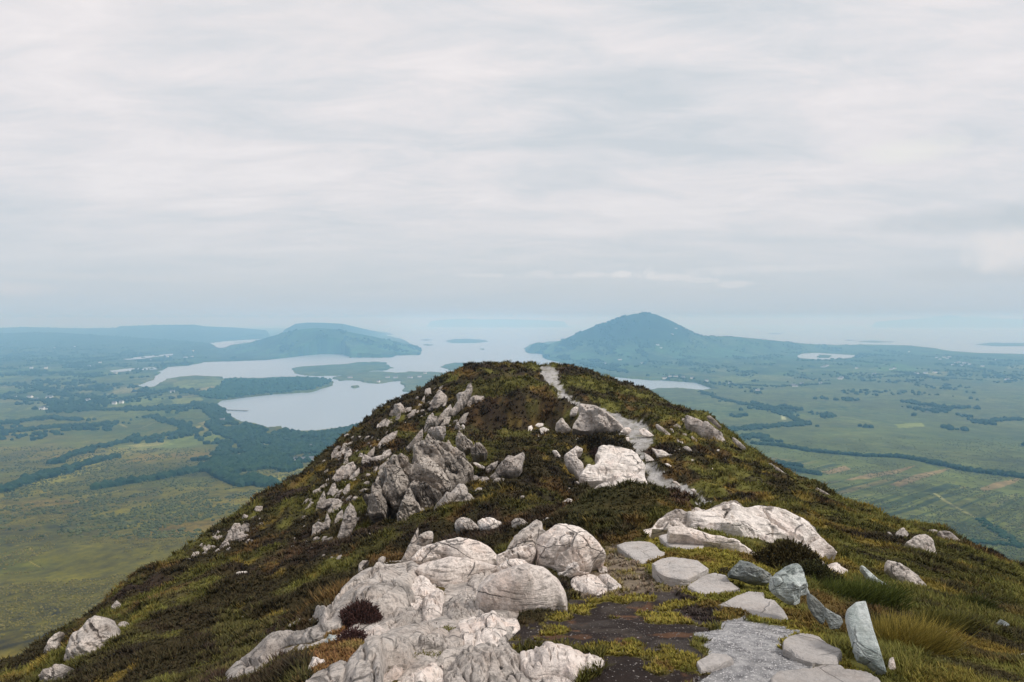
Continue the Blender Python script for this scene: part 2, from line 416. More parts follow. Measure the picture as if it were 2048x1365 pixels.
mT, hT = hill_ridge([(1044,701,6700),(1056,697,6600),(1066,692,6500),(1075,690,6450),(1095,690,6400),(1120,682,6300),(1150,669,6200),(1185,654,6100),(1215,645,6200),(1245,633.5,6200),(1268,628,6200),(1292,626,6200),(1312,629,6200),(1345,643,6200),(1370,657,6200),(1392,668,6200),(1410,672,6250),(1475,674,6400),(1556,682,6700),(1610,688,6900),(1665,691,7000),(1738,689.5,7000),(1811,691,6800),(1870,697,6300),(1903,705,5800),(1957,709.6,5500),(2060,713,5300),(2400,716,5200)], 600, 500, 1.6)
mL, hL = hill_ridge([(430,694,7200),(500,685,6800),(560,668,6400),(600,659,6300),(634,656,6300),(670,659,6300),(702,665,6300),(740,672,6350),(771,679,6400),(800,685,6600),(819,691,6800),(842,699,6900),(860,703,6800)], 620, 500, 1.3)
mF, hF = hill_ridge([(555,667,9000),(578,655,9000),(591,648,9000),(615,645.5,9000),(650,646,9000),(685,648,9200),(737,660,11000),(775,668,14000),(800,671,13500)], 900, 700)
mK, hK = hill_ridge([(-500,655,11500),(0,656,11500),(51,654.5,11500),(102,656,11500),(171,657,11500),(232,656,11500),(239,653,11500),(308,650.6,11500),(386,649.6,11500),(410,653,11500),(478,656,11500),(545,662,11500)], 2200, 1200)
mM, hM = hill_ridge([(-500,664,8200),(0,667,8200),(60,665,8200),(110,665,8200),(170,669,8200),(230,673,8200),(330,679,7800),(440,689,7200)], 1200, 900, 1.8)
hill_ridge([(1740,645,27000),(1800,640,27000),(1830,638.5,27000),(1870,634,27000),(1900,632,27000),(1930,634.5,27000),(1955,634,27000),(2000,637.5,27000),(2100,638.5,27000),(2250,644,27000)], 900, 900)
hill_ridge([(850,644,28000),(890,639.5,28000),(930,637.5,28000),(960,639.5,28000),(1000,638.5,28000),(1080,640.5,28000),(1140,644,28000)], 900, 900)
hill_ridge([(1052,697,6300),(1062,690,6300),(1074,685,6300),(1088,688,6300),(1100,693,6300)], 160, 160)

# small lakes lying on the rolling ground, each level at its own height
def surf(px, py):
    ax, az = ray(px, py); ax = float(ax); az = float(az); L = np.exp(np.linspace(math.log(900), math.log(16000), 3000))
    fi = np.clip(np.log(L / 100) / math.log(420) * (nr - 1), 0, nr - 1.001).astype(int); fj = int((ax + 1.05) / 2.1 * (nc - 1))
    z = VZ[fi, fj]; k = int(np.argmax(az * L <= z)); return float(z[k]), float(L[k])
lake_me = []
for lp in LAKES:
    cx_, cy_ = np.mean(np.array(lp, float), 0); zl, _ = surf(cx_, cy_ ); zl = max(zl, SEA + 1) + 1.0
    P = mpoly(lp, zl); ins = pip(VX, VY, P)
    grow = ins.copy()
    for _ in range(2): grow = grow | np.roll(grow, 1, 0) | np.roll(grow, -1, 0)
    VZ = np.where(ins, zl - 4, np.where(grow & (VZ > zl + 2), zl - 1, VZ)); lake_me.append((P, zl))
# colours of the valley floor (what grows there, plus a haze tint painted in by distance)
col = np.zeros(VX.shape + (3,))
nA = fbm(VX / 260, VY / 260, 5, 41); nB = fbm(VX / 70, VY / 70, 4, 42); nC = fbm(VX / 900, VY / 900, 4, 43)
nS = fbm((VX * 0.5 + VY * 0.86) / 300, (VY * 0.5 - VX * 0.86) / 45, 4, 44)
def lay(mask, c, a=1.0):
    global col
    mk = (mask * a)[..., None] if np.ndim(mask) else mask
    col = col * (1 - mk) + np.array(c) * mk
col[:] = (0.105, 0.108, 0.020)
lay(smooth(-0.1, 0.5, nA + 0.5 * nS), (0.135, 0.135, 0.018), 0.8)
lay(smooth(0.0, 0.6, -nA + 0.5 * nB), (0.060, 0.078, 0.022), 0.75)
lay(smooth(0.2, 0.5, nA * .7 + .6 * nB), (0.16, 0.115, 0.04), 0.5)
wR = smooth(-0.05, 0.25, azg)
lay(wR, (0.095, 0.115, 0.055), 0.7)
lay(wR * smooth(0.0, 0.5, nA), (0.12, 0.13, 0.065), 0.6)
lay(smooth(-0.1, 0.3, nC) * smooth(700, 1500, VY), (0.07, 0.10, 0.045), 0.5)
# patchwork of fields in the farmed ground
wx = VX + fbm(VX / 150, VY / 150, 3, 51) * 60; wy = VY + fbm(VX / 150, VY / 150, 3, 52) * 60
dF, hF_ = worley(wx / 150, wy / 230, 61)
farm = np.maximum(smooth(1900, 2600, VY) * (1 - wR), smooth(2900, 3600, VY) * wR) * smooth(-0.45, 0.0, fbm(VX / 700, VY / 1100, 3, 62) + 0.1)
for lo, hi, c in ((0, .18, (0.10, 0.155, 0.05)), (.18, .36, (0.14, 0.17, 0.06)), (.36, .5, (0.055, 0.085, 0.035)), (.5, .62, (0.17, 0.165, 0.08)), (.62, .72, (0.21, 0.19, 0.11)), (.72, 1, (0.08, 0.10, 0.045))):
    lay(((hF_ >= lo) & (hF_ < hi)) * farm, c, 0.85)
dh, hh = worley(wx / 60, wy / 110, 63)
lay(farm * (hh > 0.72), (0.03, 0.06, 0.03), 0.75)
lay(smooth(0.25, 0.5, nB) * smooth(1400, 2200, VY), (0.03, 0.055, 0.028), 0.7)
def feat(pts, c, a=1.0, soft=0.0):
    lay(pip(jx * 0.3 + VX * 0.7, jy * 0.3 + VY * 0.7, mpoly(pts)).astype(float), c, a)
def line(pts, c, w, a=1.0):
    P = mpoly(pts); sel = (VX > P[:, 0].min() - 60) & (VX < P[:, 0].max() + 60) & (VY > P[:, 1].min() - 90) & (VY < P[:, 1].max() + 90)
    d = np.full(VX.shape, 1e9); d[sel] = segdist(VX[sel], VY[sel], P)
    ww = w * (1 + 0.5 * nB)
    lay(smooth(ww * 1.4, ww * 0.6, d), c, a)
lay(mT * smooth(90, 170, hT) * smooth(ray(1405,660)[0], ray(1370,660)[0], azg), (0.03, 0.05, 0.045), 0.95)      # heather on the mountain
lay(mT * (hT > 15) * (hT < 90) * smooth(-.2, .3, nB), (0.15, 0.17, 0.08), 0.5)
lay(mL * smooth(60, 150, hL), (0.06, 0.10, 0.06), 0.35)
pt = smooth(-.05, .25, fbm(VX / 160, VY / 330, 4, 88)); lay((mL * smooth(150, 40, hL) + mT * smooth(130, 40, hT) * (azg < ray(1500, 680)[0])) * pt, (0.14, 0.20, 0.09), 0.75)
lay(mF.astype(float), (0.04, 0.07, 0.05), 0.8); lay(mK * smooth(20, 60, hK), (0.04, 0.07, 0.05), 0.8); lay(mM * smooth(20, 60, hM), (0.05, 0.08, 0.05), 0.6)
lay(isl.astype(float), (0.15, 0.16, 0.075), 0.7)
lay(isl * smooth(0.0, 0.3, nB), (0.05, 0.08, 0.04), 0.8)
# shore: a thin strip of pale rock and weed
PALE = (0.20, 0.215, 0.075); TAN = (0.30, 0.25, 0.13); DK = (0.028, 0.055, 0.03)
feat([(395,779),(425,774),(465,776),(468,781),(430,784),(398,783)], TAN, 0.8)
feat([(345,768),(370,763),(420,761),(455,765),(440,772),(400,776),(350,778)], PALE, 0.55)
feat([(360,862),(400,852),(424,856),(400,862),(378,868)], TAN, 0.7); feat([(395,848),(410,843),(424,845),(410,852)], TAN, 0.7)
feat([(340,800),(400,796),(408,802),(380,808),(350,810)], PALE, 0.7)
feat([(180,915),(240,890),(330,880),(350,887),(260,905),(200,930),(150,945),(120,940)], PALE, 0.75)
feat([(250,890),(300,882),(345,880),(330,887),(270,895)], TAN, 0.6)
feat([(60,965),(130,950),(210,935),(200,945),(120,965),(60,980)], PALE, 0.6)
feat([(330,880),(400,870),(460,865),(500,868),(470,880),(400,890),(350,900),(300,915)], (0.14,0.165,0.05), 0.7)
feat([(535,950),(580,940),(625,935),(640,945),(600,965),(560,970),(530,965)], PALE, 0.8)
feat([(500,980),(560,965),(600,972),(590,985),(540,990)], PALE, 0.65)
feat([(300,1045),(420,1030),(500,1020),(480,1035),(380,1055),(280,1072)], (0.19,0.14,0.07), 0.5)
feat([(80,1040),(150,1025),(230,1018),(260,1030),(230,1045),(150,1058),(90,1055)], (0.05,0.065,0.03), 0.55)
feat([(240,1020),(330,1000),(390,1005),(340,1020),(260,1035)], (0.06,0.09,0.035), 0.5)
line([(0,1010),(60,1002),(150,990),(220,982),(282,971)], (0.26,0.24,0.17), 0.8, 0.7)
line([(0,1087),(45,1089),(60,1094),(68,1106),(76,1112)], (0.24, 0.22, 0.16), .5, 0.6); line([(50,1118),(62,1124),(80,1133)], (0.24,0.22,0.16), .4, 0.6)
line([(225,848),(240,849),(254,856)], TAN, 3, 0.8); line([(280,858),(300,850),(322,840)], (0.25,0.23,0.15), 2.5, 0.6)
line([(528,885),(535,895),(530,908)], (0.3,0.27,0.2), 3, 0.7)
line([(0,1300),(60,1283),(110,1262),(150,1250)], (0.035,0.035,0.02), 2.0, 0.8)
# right: turf banks in long strips, a lane, a stream
tb = mpoly([(1780, 970), (1900, 938)]); tv = tb[1] - tb[0]; tv /= np.hypot(*tv)
sx = VX * tv[0] + VY * tv[1]; sy = -VX * tv[1] + VY * tv[0]
bog = pip(jx, jy, mpoly([(1520,900),(1560,915),(1640,922),(1800,945),(1950,975),(2100,1000),(2100,1105),(1900,1080),(1700,1030),(1560,950)])).astype(float)
ts = fbm(sx / 420, sy / 7.5, 2, 71, .7); ts2 = fbm(sx / 200, sy / 16, 3, 72)
lay(bog * smooth(0.1, 0.3, ts), (0.030, 0.045, 0.026), 0.85); lay(bog * smooth(0.15, 0.5, -ts), (0.15, 0.145, 0.085), 0.5)
lay(bog * smooth(0.28, 0.5, ts2), (0.19, 0.14, 0.115), 0.6)
ts3 = fbm(VX / 700, VY / 60, 4, 73); lay(wR * smooth(700, 1400, VY) * smooth(0.1, 0.45, ts3), (0.075, 0.085, 0.05), 0.6)
lay(wR * smooth(0.2, 0.5, -ts3), (0.13, 0.155, 0.07), 0.45)
for p in ([(1780,968),(1830,948),(1900,938),(1885,945),(1850,955),(1800,972)], [(1960,975),(1990,966),(2045,960),(2020,970),(1970,982)], [(1690,958),(1740,945),(1830,932),(1800,943),(1740,957)], [(1640,940),(1690,930),(1700,936),(1660,945)]): feat(p, (0.26, 0.17, 0.15), 0.75)
feat([(1790,850),(1840,845),(1850,853),(1800,858)], (0.22,0.24,0.08), 0.7)
feat([(1750,738),(1790,728),(1830,735),(1850,741),(1800,745),(1755,744)], (0.12,0.18,0.06), 0.7)
feat([(1850,748),(1900,745),(1890,753),(1860,753)], TAN, 0.6); feat([(2010,732),(2060,731),(2060,742),(2015,740)], TAN, 0.6)
feat([(1420,760),(1520,752),(1600,756),(1500,766),(1440,768)], (0.17,0.19,0.08), 0.6)
line([(1868,984),(1890,1000),(1920,1015),(1962,1036),(1985,1052),(2048,1088)], (0.34,0.31,0.24), 1.7, 0.9)
line([(1790,975),(1830,982),(1868,984)], (0.2,0.2,0.13), 1.5, 0.6)
line([(1660,832),(1700,838),(1740,846)], (0.28,0.27,0.17), 3, 0.5); line([(1620,838),(1700,833),(1760,830)], (0.15,0.11,0.08), 5, 0.5)
line([(1560,826),(1566,833),(1568,840)], (0.45,0.45,0.38), 5, 0.8)
line([(1740,742),(1790,720),(1830,712)], (0.25,0.24,0.15), 6, 0.5); line([(1600,765),(1680,757),(1800,748),(1880,745)], (0.25,0.23,0.15), 7, 0.5)
line([(1440,766),(1520,770),(1600,772)], (0.22,0.22,0.14), 6, 0.5)
nF = fbm(VX / 6, VY / 10, 4, 79) * np.interp(VY, [100, 900, 1600], [1, 1, 0]) + .7 * fbm(VX / 2.4, VY / 4, 3, 80) * np.interp(VY, [100, 500, 1000], [1, .8, 0]); nD = fbm(VX / 30, VY / 45, 4, 77); nE = fbm(VX / 110, VY / 190, 4, 78)
col *= np.clip(1 + 0.30 * nB + 0.38 * nD + 0.30 * nE + .55 * nF, .3, 2)[..., None]
lay(smooth(0.22, 0.42, nD + 0.35 * nE) * smooth(900, 2200, VY), (0.022, 0.045, 0.022), 0.65)
col *= np.where((azg < -0.36) & ~isl, np.interp(VY, [3000, 5200], [1, 0.62]), np.interp(VY, [3000, 5200], [1, 0.8]))[..., None] * (1 - smooth(2600, 5200, VY)[..., None] * np.array([.48, .14, .05]))  # far ground darkened and tinted teal: distance haze painted into its colour
col[..., 2] *= np.interp(VY, [200, 900, 2500], [0.35, 0.6, 1.0])  # blue cut in the nearer ground colour to offset the haze
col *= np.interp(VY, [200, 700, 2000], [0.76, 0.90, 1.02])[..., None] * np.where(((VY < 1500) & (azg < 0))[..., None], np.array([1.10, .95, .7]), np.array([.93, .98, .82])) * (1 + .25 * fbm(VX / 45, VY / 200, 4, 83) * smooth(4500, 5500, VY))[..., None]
col = np.clip(col, 0.01, 0.6)
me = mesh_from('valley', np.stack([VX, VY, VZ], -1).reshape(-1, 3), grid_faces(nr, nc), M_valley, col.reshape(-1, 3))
tag(link('valley', me), kind='structure')
def vz(x, y):
    """height of the valley floor at map points"""
    fi = np.clip(np.log(np.asarray(y) / 100) / math.log(420) * (nr - 1), 0, nr - 1.001); fj = np.clip((np.asarray(x) / y + 1.05) / 2.1 * (nc - 1), 0, nc - 1.001)
    i = fi.astype(int); j = fj.astype(int); a = fi - i; b2 = fj - j
    return VZ[i, j] * (1 - a) * (1 - b2) + VZ[i + 1, j] * a * (1 - b2) + VZ[i, j + 1] * (1 - a) * b2 + VZ[i + 1, j + 1] * a * b2
def is_wet(x, y):
    i = np.clip(np.rint(np.log(y / 100) / math.log(420) * (nr - 1)), 0, nr - 1).astype(int); j = np.clip(np.rint((x / y + 1.05) / 2.1 * (nc - 1)), 0, nc - 1).astype(int)
    return VZ[i, j] < SEA
for P, zl in lake_me:
    me = bpy.data.meshes.new('lake'); me.from_pydata([(float(a), float(b_), zl) for a, b_ in P], [], [tuple(range(len(P)))]); me.materials.append(M_water)
    tag(link('lake', me), kind='structure')
me = mesh_from('sea', [(-60000, 400, SEA), (60000, 400, SEA), (60000, 70000, SEA), (-60000, 70000, SEA)], [(0, 1, 2, 3)], M_water, smooth_=False)
tag(link('sea', me), kind='structure')

# ------------------------------------------------------------------ woods, one mass of crowns each
def ico(sub=1):
    import bmesh
    bm = bmesh.new(); bmesh.ops.create_icosphere(bm, subdivisions=sub, radius=1)
    v = np.array([x.co for x in bm.verts]); f = np.array([[w.index for w in x.verts] for x in bm.faces]); bm.free()
    return v, f
IV, IF = ico(2)
IV1, IF1 = ico(1)
def crowns(name, P, size, cols_a, cols_b, label, cat='trees'):
    n = len(P)
    V_, F_ = (IV1, IF1)
    k = len(V_)
    s = size * (0.6 + rng.random((n, 1, 1)) * 0.9)
    jit = 1 + (rng.random((n, k, 1)) - 0.5) * 0.55
    sc = np.array([1, 1, 0.85])
    z = vz(P[:, 0], P[:, 1])
    vv = V_[None] * jit * s * sc + np.concatenate([P, z[:, None]], 1)[:, None, :] + np.array([0, 0, 0.45]) * s
    ff = F_[None] + (np.arange(n) * k)[:, None, None]
    mixv = rng.random((n, 1, 1)) * 0.75 + rng.random((n, k, 1)) * 0.25
    cc = np.array(cols_a) * (1 - mixv) + np.array(cols_b) * mixv
    me = mesh_from(name, vv.reshape(-1, 3), ff.reshape(-1, 3), M_wood, cc.reshape(-1, 3), smooth_=False)
    return tag(link(name, me), label, cat, kind='stuff')
def scatter_poly(pts, n, clump=0.0, z=None):
    P = mpoly(pts, z); out = []
    while sum(map(len, out)) < n:
        x = rng.uniform(P[:, 0].min(), P[:, 0].max(), n); y = rng.uniform(P[:, 1].min(), P[:, 1].max(), n)
        k = pip(x, y, P) & ~is_wet(x, y)
        if clump: k &= fbm(x / 70, y / 110, 3, 91) > clump
        out.append(np.stack([x[k], y[k]], 1))
    return np.concatenate(out)[:n]
def scatter_line(pts, n, w):
    P = mpoly(pts); L = np.r_[0, np.cumsum(np.hypot(*np.diff(P, axis=0).T))]
    t_ = rng.uniform(0, L[-1], n); g_ = 0.25 + 1.5 * np.clip(fbm(t_ / 60, t_ * 0 + w, 3, 95) + .35, 0, 1); w = w * g_; x = np.interp(t_, L, P[:, 0]) + rng.normal(0, 1, n) * w; y = np.interp(t_, L, P[:, 1]) + rng.normal(0, 1.4, n) * w
    k = ~is_wet(x, y); return np.stack([x[k], y[k]], 1)
G1, G2 = (0.008, 0.026, 0.014), (0.030, 0.062, 0.026)
crowns('woodland', np.concatenate([
 scatter_poly([(448,764),(470,761),(523,763),(600,758),(649,760),(664,764),(655,771),(625,782),(547,788),(495,793),(440,800),(405,797),(400,790),(415,784),(440,775)], 1500)]),
 7, (0.012, 0.045, 0.026), (0.035, 0.085, 0.042), 'dense green wood covering the low peninsula between the two arms of the bay')
crowns('woodland', np.concatenate([
 scatter_poly([(485,848),(533,860),(560,858),(600,868),(650,868),(700,857),(740,847),(740,880),(690,900),(640,925),(600,928),(560,935),(520,930),(490,905),(470,880),(430,868),(410,850),(440,838),(460,840)], 2600, -0.25),
 scatter_poly([(430,812),(448,822),(461,838),(470,850),(440,850),(420,835),(395,815),(380,806)], 500),
 scatter_poly([(430,925),(500,915),(560,932),(600,935),(580,945),(535,952),(500,968),(560,975),(540,962),(480,972),(430,955),(410,940)], 1300, -0.2)]),
 6, G1, G2, 'dark green wood along the near shore of the bay below the left flank')
lines_l = [([(0,985),(60,965),(130,945),(200,925),(230,918)],200,6),([(110,930),(180,900),(240,885),(330,872),(400,862)],230,5),([(200,975),(300,962),(400,945),(430,930)],200,5),
 ([(0,868),(80,860),(150,855),(230,850)],300,12),([(130,815),(200,822),(300,822),(400,812)],420,14),([(0,850),(90,838),(160,842)],260,16),([(230,805),(300,790),(350,780),(400,790)],380,16),([(100,800),(110,820),(140,826)],260,16),
 ([(0,770),(60,775),(130,790),(220,800)],300,22),([(40,745),(120,748),(200,755)],260,24),([(60,720),(150,730),(260,735)],220,26),([(0,795),(40,800),(120,805),(200,810)],300,18),([(300,835),(370,852),(380,870),(340,872)],200,9),([(440,880),(455,905),(430,925)],160,9)]
crowns('scrub', np.concatenate([scatter_line(*l) for l in lines_l]), 5.5, G1, (0.030, 0.060, 0.025), 'dark hedgerows and copses winding across the farmland on the left', 'hedgerow')
lines_q = [([(1850,1076),(1930,1079),(2000,1083),(2060,1090)],170,3.5),([(1962,1036),(2000,1060),(2048,1093)],110,2.5)]
crowns('scrub', np.concatenate([scatter_line(*l) for l in lines_q]), 1.9, (0.022, 0.05, 0.022), (0.030, 0.060, 0.025), 'low dark bushes beside the lane at the far right edge', 'bushes')
lines_r = [([(1400,785),(1440,800),(1500,812),(1560,822),(1590,840),(1612,850)],700,10),([(1440,862),(1500,858),(1570,852),(1612,850)],520,9),([(1470,880),(1520,872),(1540,885)],260,12),
 ([(1500,888),(1560,892),(1640,903),(1720,912),(1800,917),(1880,933),(1960,948),(2060,962)],620,2.6),([(1560,925),(1600,932)],60,5),([(1580,935),(1640,948)],110,5),
 ([(1440,700),(1530,700)],80,12),([(1800,745),(1860,757),(1960,762)],330,22),([(1680,690),(1740,700),(1850,700)],120,20),([(1900,728),(1980,745),(2010,760)],240,20),([(1460,772),(1560,775),(1660,770)],240,13),([(1740,758),(1830,750)],120,12),([(1300,762),(1350,758),(1420,770)],160,12),([(1960,843),(2040,838)],150,9),([(1090,715),(1150,722),(1200,735)],120,20)]
crowns('scrub', np.concatenate([scatter_line(*l) for l in lines_r]), 3.9, G1, (0.030, 0.060, 0.025), 'dark hedgerows and stream side bushes crossing the bog on the right', 'hedgerow')

def sprinkle(pts, n, thr, seed, sx_=90, sy_=150):
    P = mpoly(pts); out = []; c_ = 0
    for _ in range(60):
        x = rng.uniform(P[:, 0].min(), P[:, 0].max(), 4000); y = rng.uniform(P[:, 1].min(), P[:, 1].max(), 4000)
        k = pip(x, y, P) & ~is_wet(x, y) & (fbm(x / sx_, y / sy_, 4, seed) > thr); out.append(np.stack([x[k], y[k]], 1)); c_ += k.sum()
        if c_ > n: break
    return np.concatenate(out)[:n]
crowns('scrub', np.concatenate([sprinkle([(-200,700),(260,700),(420,735),(300,790),(420,805),(470,850),(420,880),(-200,900)], 3800, 0.22, 201), sprinkle([(-200,668),(400,675),(600,700),(400,730),(-200,720)], 1500, 0.2, 202, 150, 260)]), 6.5, G1, (0.03, 0.06, 0.026), 'scattered copses and field trees over the hazy farmland on the left', 'trees')
crowns('scrub', np.concatenate([sprinkle([(560,714),(700,708),(843,711),(843,694),(700,690),(560,695)], 1500, 0.05, 211, 120, 250), sprinkle([(1055,702),(1100,722),(1300,758),(1300,700),(1150,697)], 1600, 0.08, 212, 100, 240)]), 8, G1, (0.03, 0.06, 0.03), 'far copses and thickets on the feet of the two hills by the bay', 'trees')
crowns('scrub', np.concatenate([sprinkle([(1290,700),(1600,690),(2200,735),(2200,800),(1430,790),(1300,745)], 3200, 0.2, 203, 120, 220), sprinkle([(1430,800),(2200,800),(2200,930),(1800,905),(1520,885)], 500, 0.36, 204)]), 5.5, G1, (0.03, 0.06, 0.026), 'scattered bushes and field trees over the plateau on the right', 'trees')
def tussocks(n, a0, a1, y0, y1, size, ca, cb, label, seed):
    a = rng.uniform(a0, a1, n * 2); y = np.exp(rng.uniform(math.log(y0), math.log(y1), n * 2)); x = a * y
    k = (fbm(x / 35, y / 60, 4, seed) + .5 * fbm(x / 7, y / 12, 2, seed + 1) > -.05); P = np.stack([x[k], y[k]], 1)[:n]
    return crowns('tussocks', P, size, ca, cb, label, 'moor grass')
tussocks(30000, -.80, -.22, 150, 1250, .5, (0.065, 0.060, 0.016), (0.20, 0.17, 0.042), 'rough moor grass and dark rushes on the slope below the left flank', 301)
tussocks(9000, -.85, -.25, 600, 1500, 1.3, (0.03, 0.042, 0.016), (0.12, 0.13, 0.04), 'clumps of rush and gorse over the lower left moor', 305)
tussocks(20000, .30, .80, 520, 1500, .62, (0.035, 0.05, 0.024), (0.15, 0.155, 0.07), 'rough bog grass and rushes over the flat ground on the right', 309)
# ------------------------------------------------------------------ houses far below
def plain(name, c, rough=0.7):
    m_, t_, b_ = newmat(name)
    g_ = N(t_, 'ShaderNodeNewGeometry'); n_ = noisen(t_, g_.outputs['Position'], 0.6, 4, 0.6)
    t_.links.new(mixc(t_, n_, tuple(v * 0.85 for v in c), tuple(min(1, v * 1.1) for v in c)), b_.inputs['Base Color']); b_.inputs['Roughness'].default_value = rough
    return m_
M_lime = plain('lime_wash', (0.85, 0.85, 0.82)); M_slate = plain('roof_slate', (0.16, 0.17, 0.19)); M_con = plain('jetty_concrete', (0.22, 0.22, 0.21)); M_glass = plain('window_dark', (0.05, 0.06, 0.07), 0.3)
def box_v(x0, x1, y0, y1, z0, z1):
    v = [(x, y, z) for z in (z0, z1) for x, y in ((x0, y0), (x1, y0), (x1, y1), (x0, y1))]
    f = [(0, 3, 2, 1), (4, 5, 6, 7), (0, 1, 5, 4), (1, 2, 6, 5), (2, 3, 7, 6), (3, 0, 4, 7)]
    return v, f
def gable(L, W, H, RH, ov=0.5):
    """returns wall mesh and roof mesh"""
    wv = [(-L/2,-W/2,-3),(L/2,-W/2,-3),(L/2,W/2,-3),(-L/2,W/2,-3),(-L/2,-W/2,H),(L/2,-W/2,H),(L/2,W/2,H),(-L/2,W/2,H),(-L/2,0,H+RH),(L/2,0,H+RH)]
    wf = [(0,1,5,4),(1,2,6,5),(2,3,7,6),(3,0,4,7),(5,6,9),(7,4,8)]
    a, z = L/2 + ov, H - 0.15
    k = RH / (W / 2)
    rv = [(-a,-W/2-ov,z-ov*k+.2),(a,-W/2-ov,z-ov*k+.2),(a,0,H+RH+.2),(-a,0,H+RH+.2),(-a,W/2+ov,z-ov*k+.2),(a,W/2+ov,z-ov*k+.2)]
    rv += [(x, y, zz + 0.35) for x, y, zz in rv]
    rf = [(6,7,8,9),(9,8,11,10),(1,0,3,2),(2,3,4,5),(0,1,7,6),(5,4,10,11),(0,6,9,3),(3,9,10,4),(1,2,8,7),(2,5,11,8)]
    return (wv, wf), (rv, rf)
def pymesh(name, parts):
    V, Fc, mi, mats = [], [], [], []
    for (v, f), mt in parts:
        if mt not in mats: mats.append(mt)
        o = len(V); V += list(v); Fc += [tuple(i + o for i in q) for q in f]; mi += [mats.index(mt)] * len(f)
    me = bpy.data.meshes.new(name); me.from_pydata(V, [], Fc); me.update()
    for mt in mats: me.materials.append(mt)
    me.polygons.foreach_set('material_index', mi); return me
hm = []
for (L, W, H) in ((15, 7.5, 4.2), (12, 7, 5.5), (19, 8, 4)):
    w_, r_ = gable(L, W, H, 2.6)
    ch = box_v(L/2-1.2, L/2-0.2, -0.6, 0.6, H+1.2, H+3.8)
    win = [((( x-.6,-W/2-.06,1.2),(x+.6,-W/2-.06,1.2),(x+.6,-W/2-.06,2.6),(x-.6,-W/2-.06,2.6)), ((0,1,2,3),)) for x in (-L*.3, 0.1, L*.3)]
    hm.append(pymesh('cottage', [(w_, M_lime), (r_, M_slate), (ch, M_lime)] + [(wi, M_glass) for wi in win]))
def houses(pts, label, group, s=1.0):
    for i, (px, py) in enumerate(pts):
        x, y = to_map(px, py); x = float(x[0]); y = float(y[0])
        o = link('cottage', hm[(i * 7 + int(px)) % 3], (x, y, float(vz(np.array([x]), np.array([y]))[0])))
        o.rotation_euler.z = (i * 1.7) % 0.9 - 0.45; o.scale = (s, s, s)
        tag(o, label, 'cottage', group)
houses([(109,702),(63,739),(92,739),(178,735),(231,750),(335,716),(371,717),(384,716),(386,706),(150,700),(300,722),(200,728)], 'tiny white cottage among the hazy farmland beyond the left arm of the bay', 'cottages beyond the left arm of the bay', 1.35)
houses([(31,798),(72,802),(99,797),(89,820),(84,821),(176,804),(229,811),(243,809),(60,796),(345,786),(444,845)], 'small white cottage amid dark copses left of the bay', 'cottages left of the bay', 1.2)
houses([(757,765),(839,755),(884,746),(791,757),(700,757),(775,756),(850,749),(820,757)], 'tiny white cottage on the low green islands in the bay', 'cottages on the low islands', 1.2)
houses([(1468,699),(1478,700),(1504,698),(1526,701),(1315,713),(1322,714),(1344,709),(1351,707),(1285,728),(1210,730),(1240,722)], 'tiny white cottage on the lower slope of the pointed hill', 'cottages under the pointed hill', 1.4)
houses([(1329,759),(1351,757),(1366,759),(1384,761),(1413,766),(1340,757),(1461,771),(1585,774),(1603,771),(1641,771),(1515,786),(1680,760),(1683,758),(1650,735),(1655,734),(1646,736),(1713,739),(1590,776)], 'tiny white cottage between the right hand inlet and the small lake', 'cottages behind the right hand inlet', 1.25)
houses([(1873,718),(1888,717),(1899,716),(1913,728),(1924,733),(1933,729),(1939,731),(1895,719),(1918,726),(1928,728),(1818,706),(1833,750),(1851,749),(1749,751),(2014,762),(1789,740),(1782,742),(1880,721),(1905,732),(1870,748),(1990,722),(1965,735)], 'tiny white cottage in the scattered village on the right hand plateau', 'cottages on the right hand plateau', 1.25)
def building(px, py, parts, label):
    x, y = to_map(px, py); x = float(x[0]); y = float(y[0]); z = float(vz(np.array([x]), np.array([y]))[0])
    e = bpy.data.objects.new('building', None); e.location = (x, y, z); C.objects.link(e); tag(e, label, 'building')
    for (dx, dy, L, W, H, rz) in parts:
        w_, r_ = gable(L, W, H, 2.8)
        a = link('wall', pymesh('wall', [(w_, M_lime)]), (dx, dy, 0), e); a.rotation_euler.z = rz
        c_ = link('roof', pymesh('roof', [(r_, M_slate)]), (dx, dy, 0.02), e); c_.rotation_euler.z = rz
        for q in range(int(L // 5)):
            xx = -L/2 + 2.5 + q * 5
            lx = dx + math.cos(rz) * xx + math.sin(rz) * (W/2 + .05); ly = dy + math.sin(rz) * xx - math.cos(rz) * (W/2 + .05)
            wv, wf = box_v(-.7, .7, -.04, .04, 1, 2.6); p = link('window', pymesh('window', [((wv, wf), M_glass)]), (lx, ly, 0), e); p.rotation_euler.z = rz
building(612, 925, [(-12, 0, 20, 8, 5.5, 0.05), (8, 3, 16, 8, 6, -0.1), (24, 0, 14, 7, 4.5, 0.0)], 'long white building complex at the wood edge under the left flank')
building(661, 900, [(0, 0, 18, 10, 6, 0.3), (-14, -8, 12, 7, 4, 0.1)], 'white house with pale yard in the wood nearest the left flank')
building(627, 896, [(0, 0, 15, 7, 4.5, 0.0)], 'single white house deep in the wood above the near bay')
x0, y0 = (float(v[0]) for v in to_map(448, 821, SEA)); x1, y1 = (float(v[0]) for v in to_map(493, 823, SEA))
jl = math.hypot(x1 - x0, y1 - y0)
e = bpy.data.objects.new('jetty', None); e.location = (x0, y0, SEA); e.rotation_euler.z = math.atan2(y1 - y0, x1 - x0); C.objects.link(e)
tag(e, 'low concrete jetty reaching into the near bay', 'jetty')
link('deck', pymesh('deck', [(box_v(-15, jl, -3, 3, 1.6, 3.0), M_con), (box_v(jl - 8, jl + 4, -5, 5, 1.5, 3.1), M_con)]), parent=e)
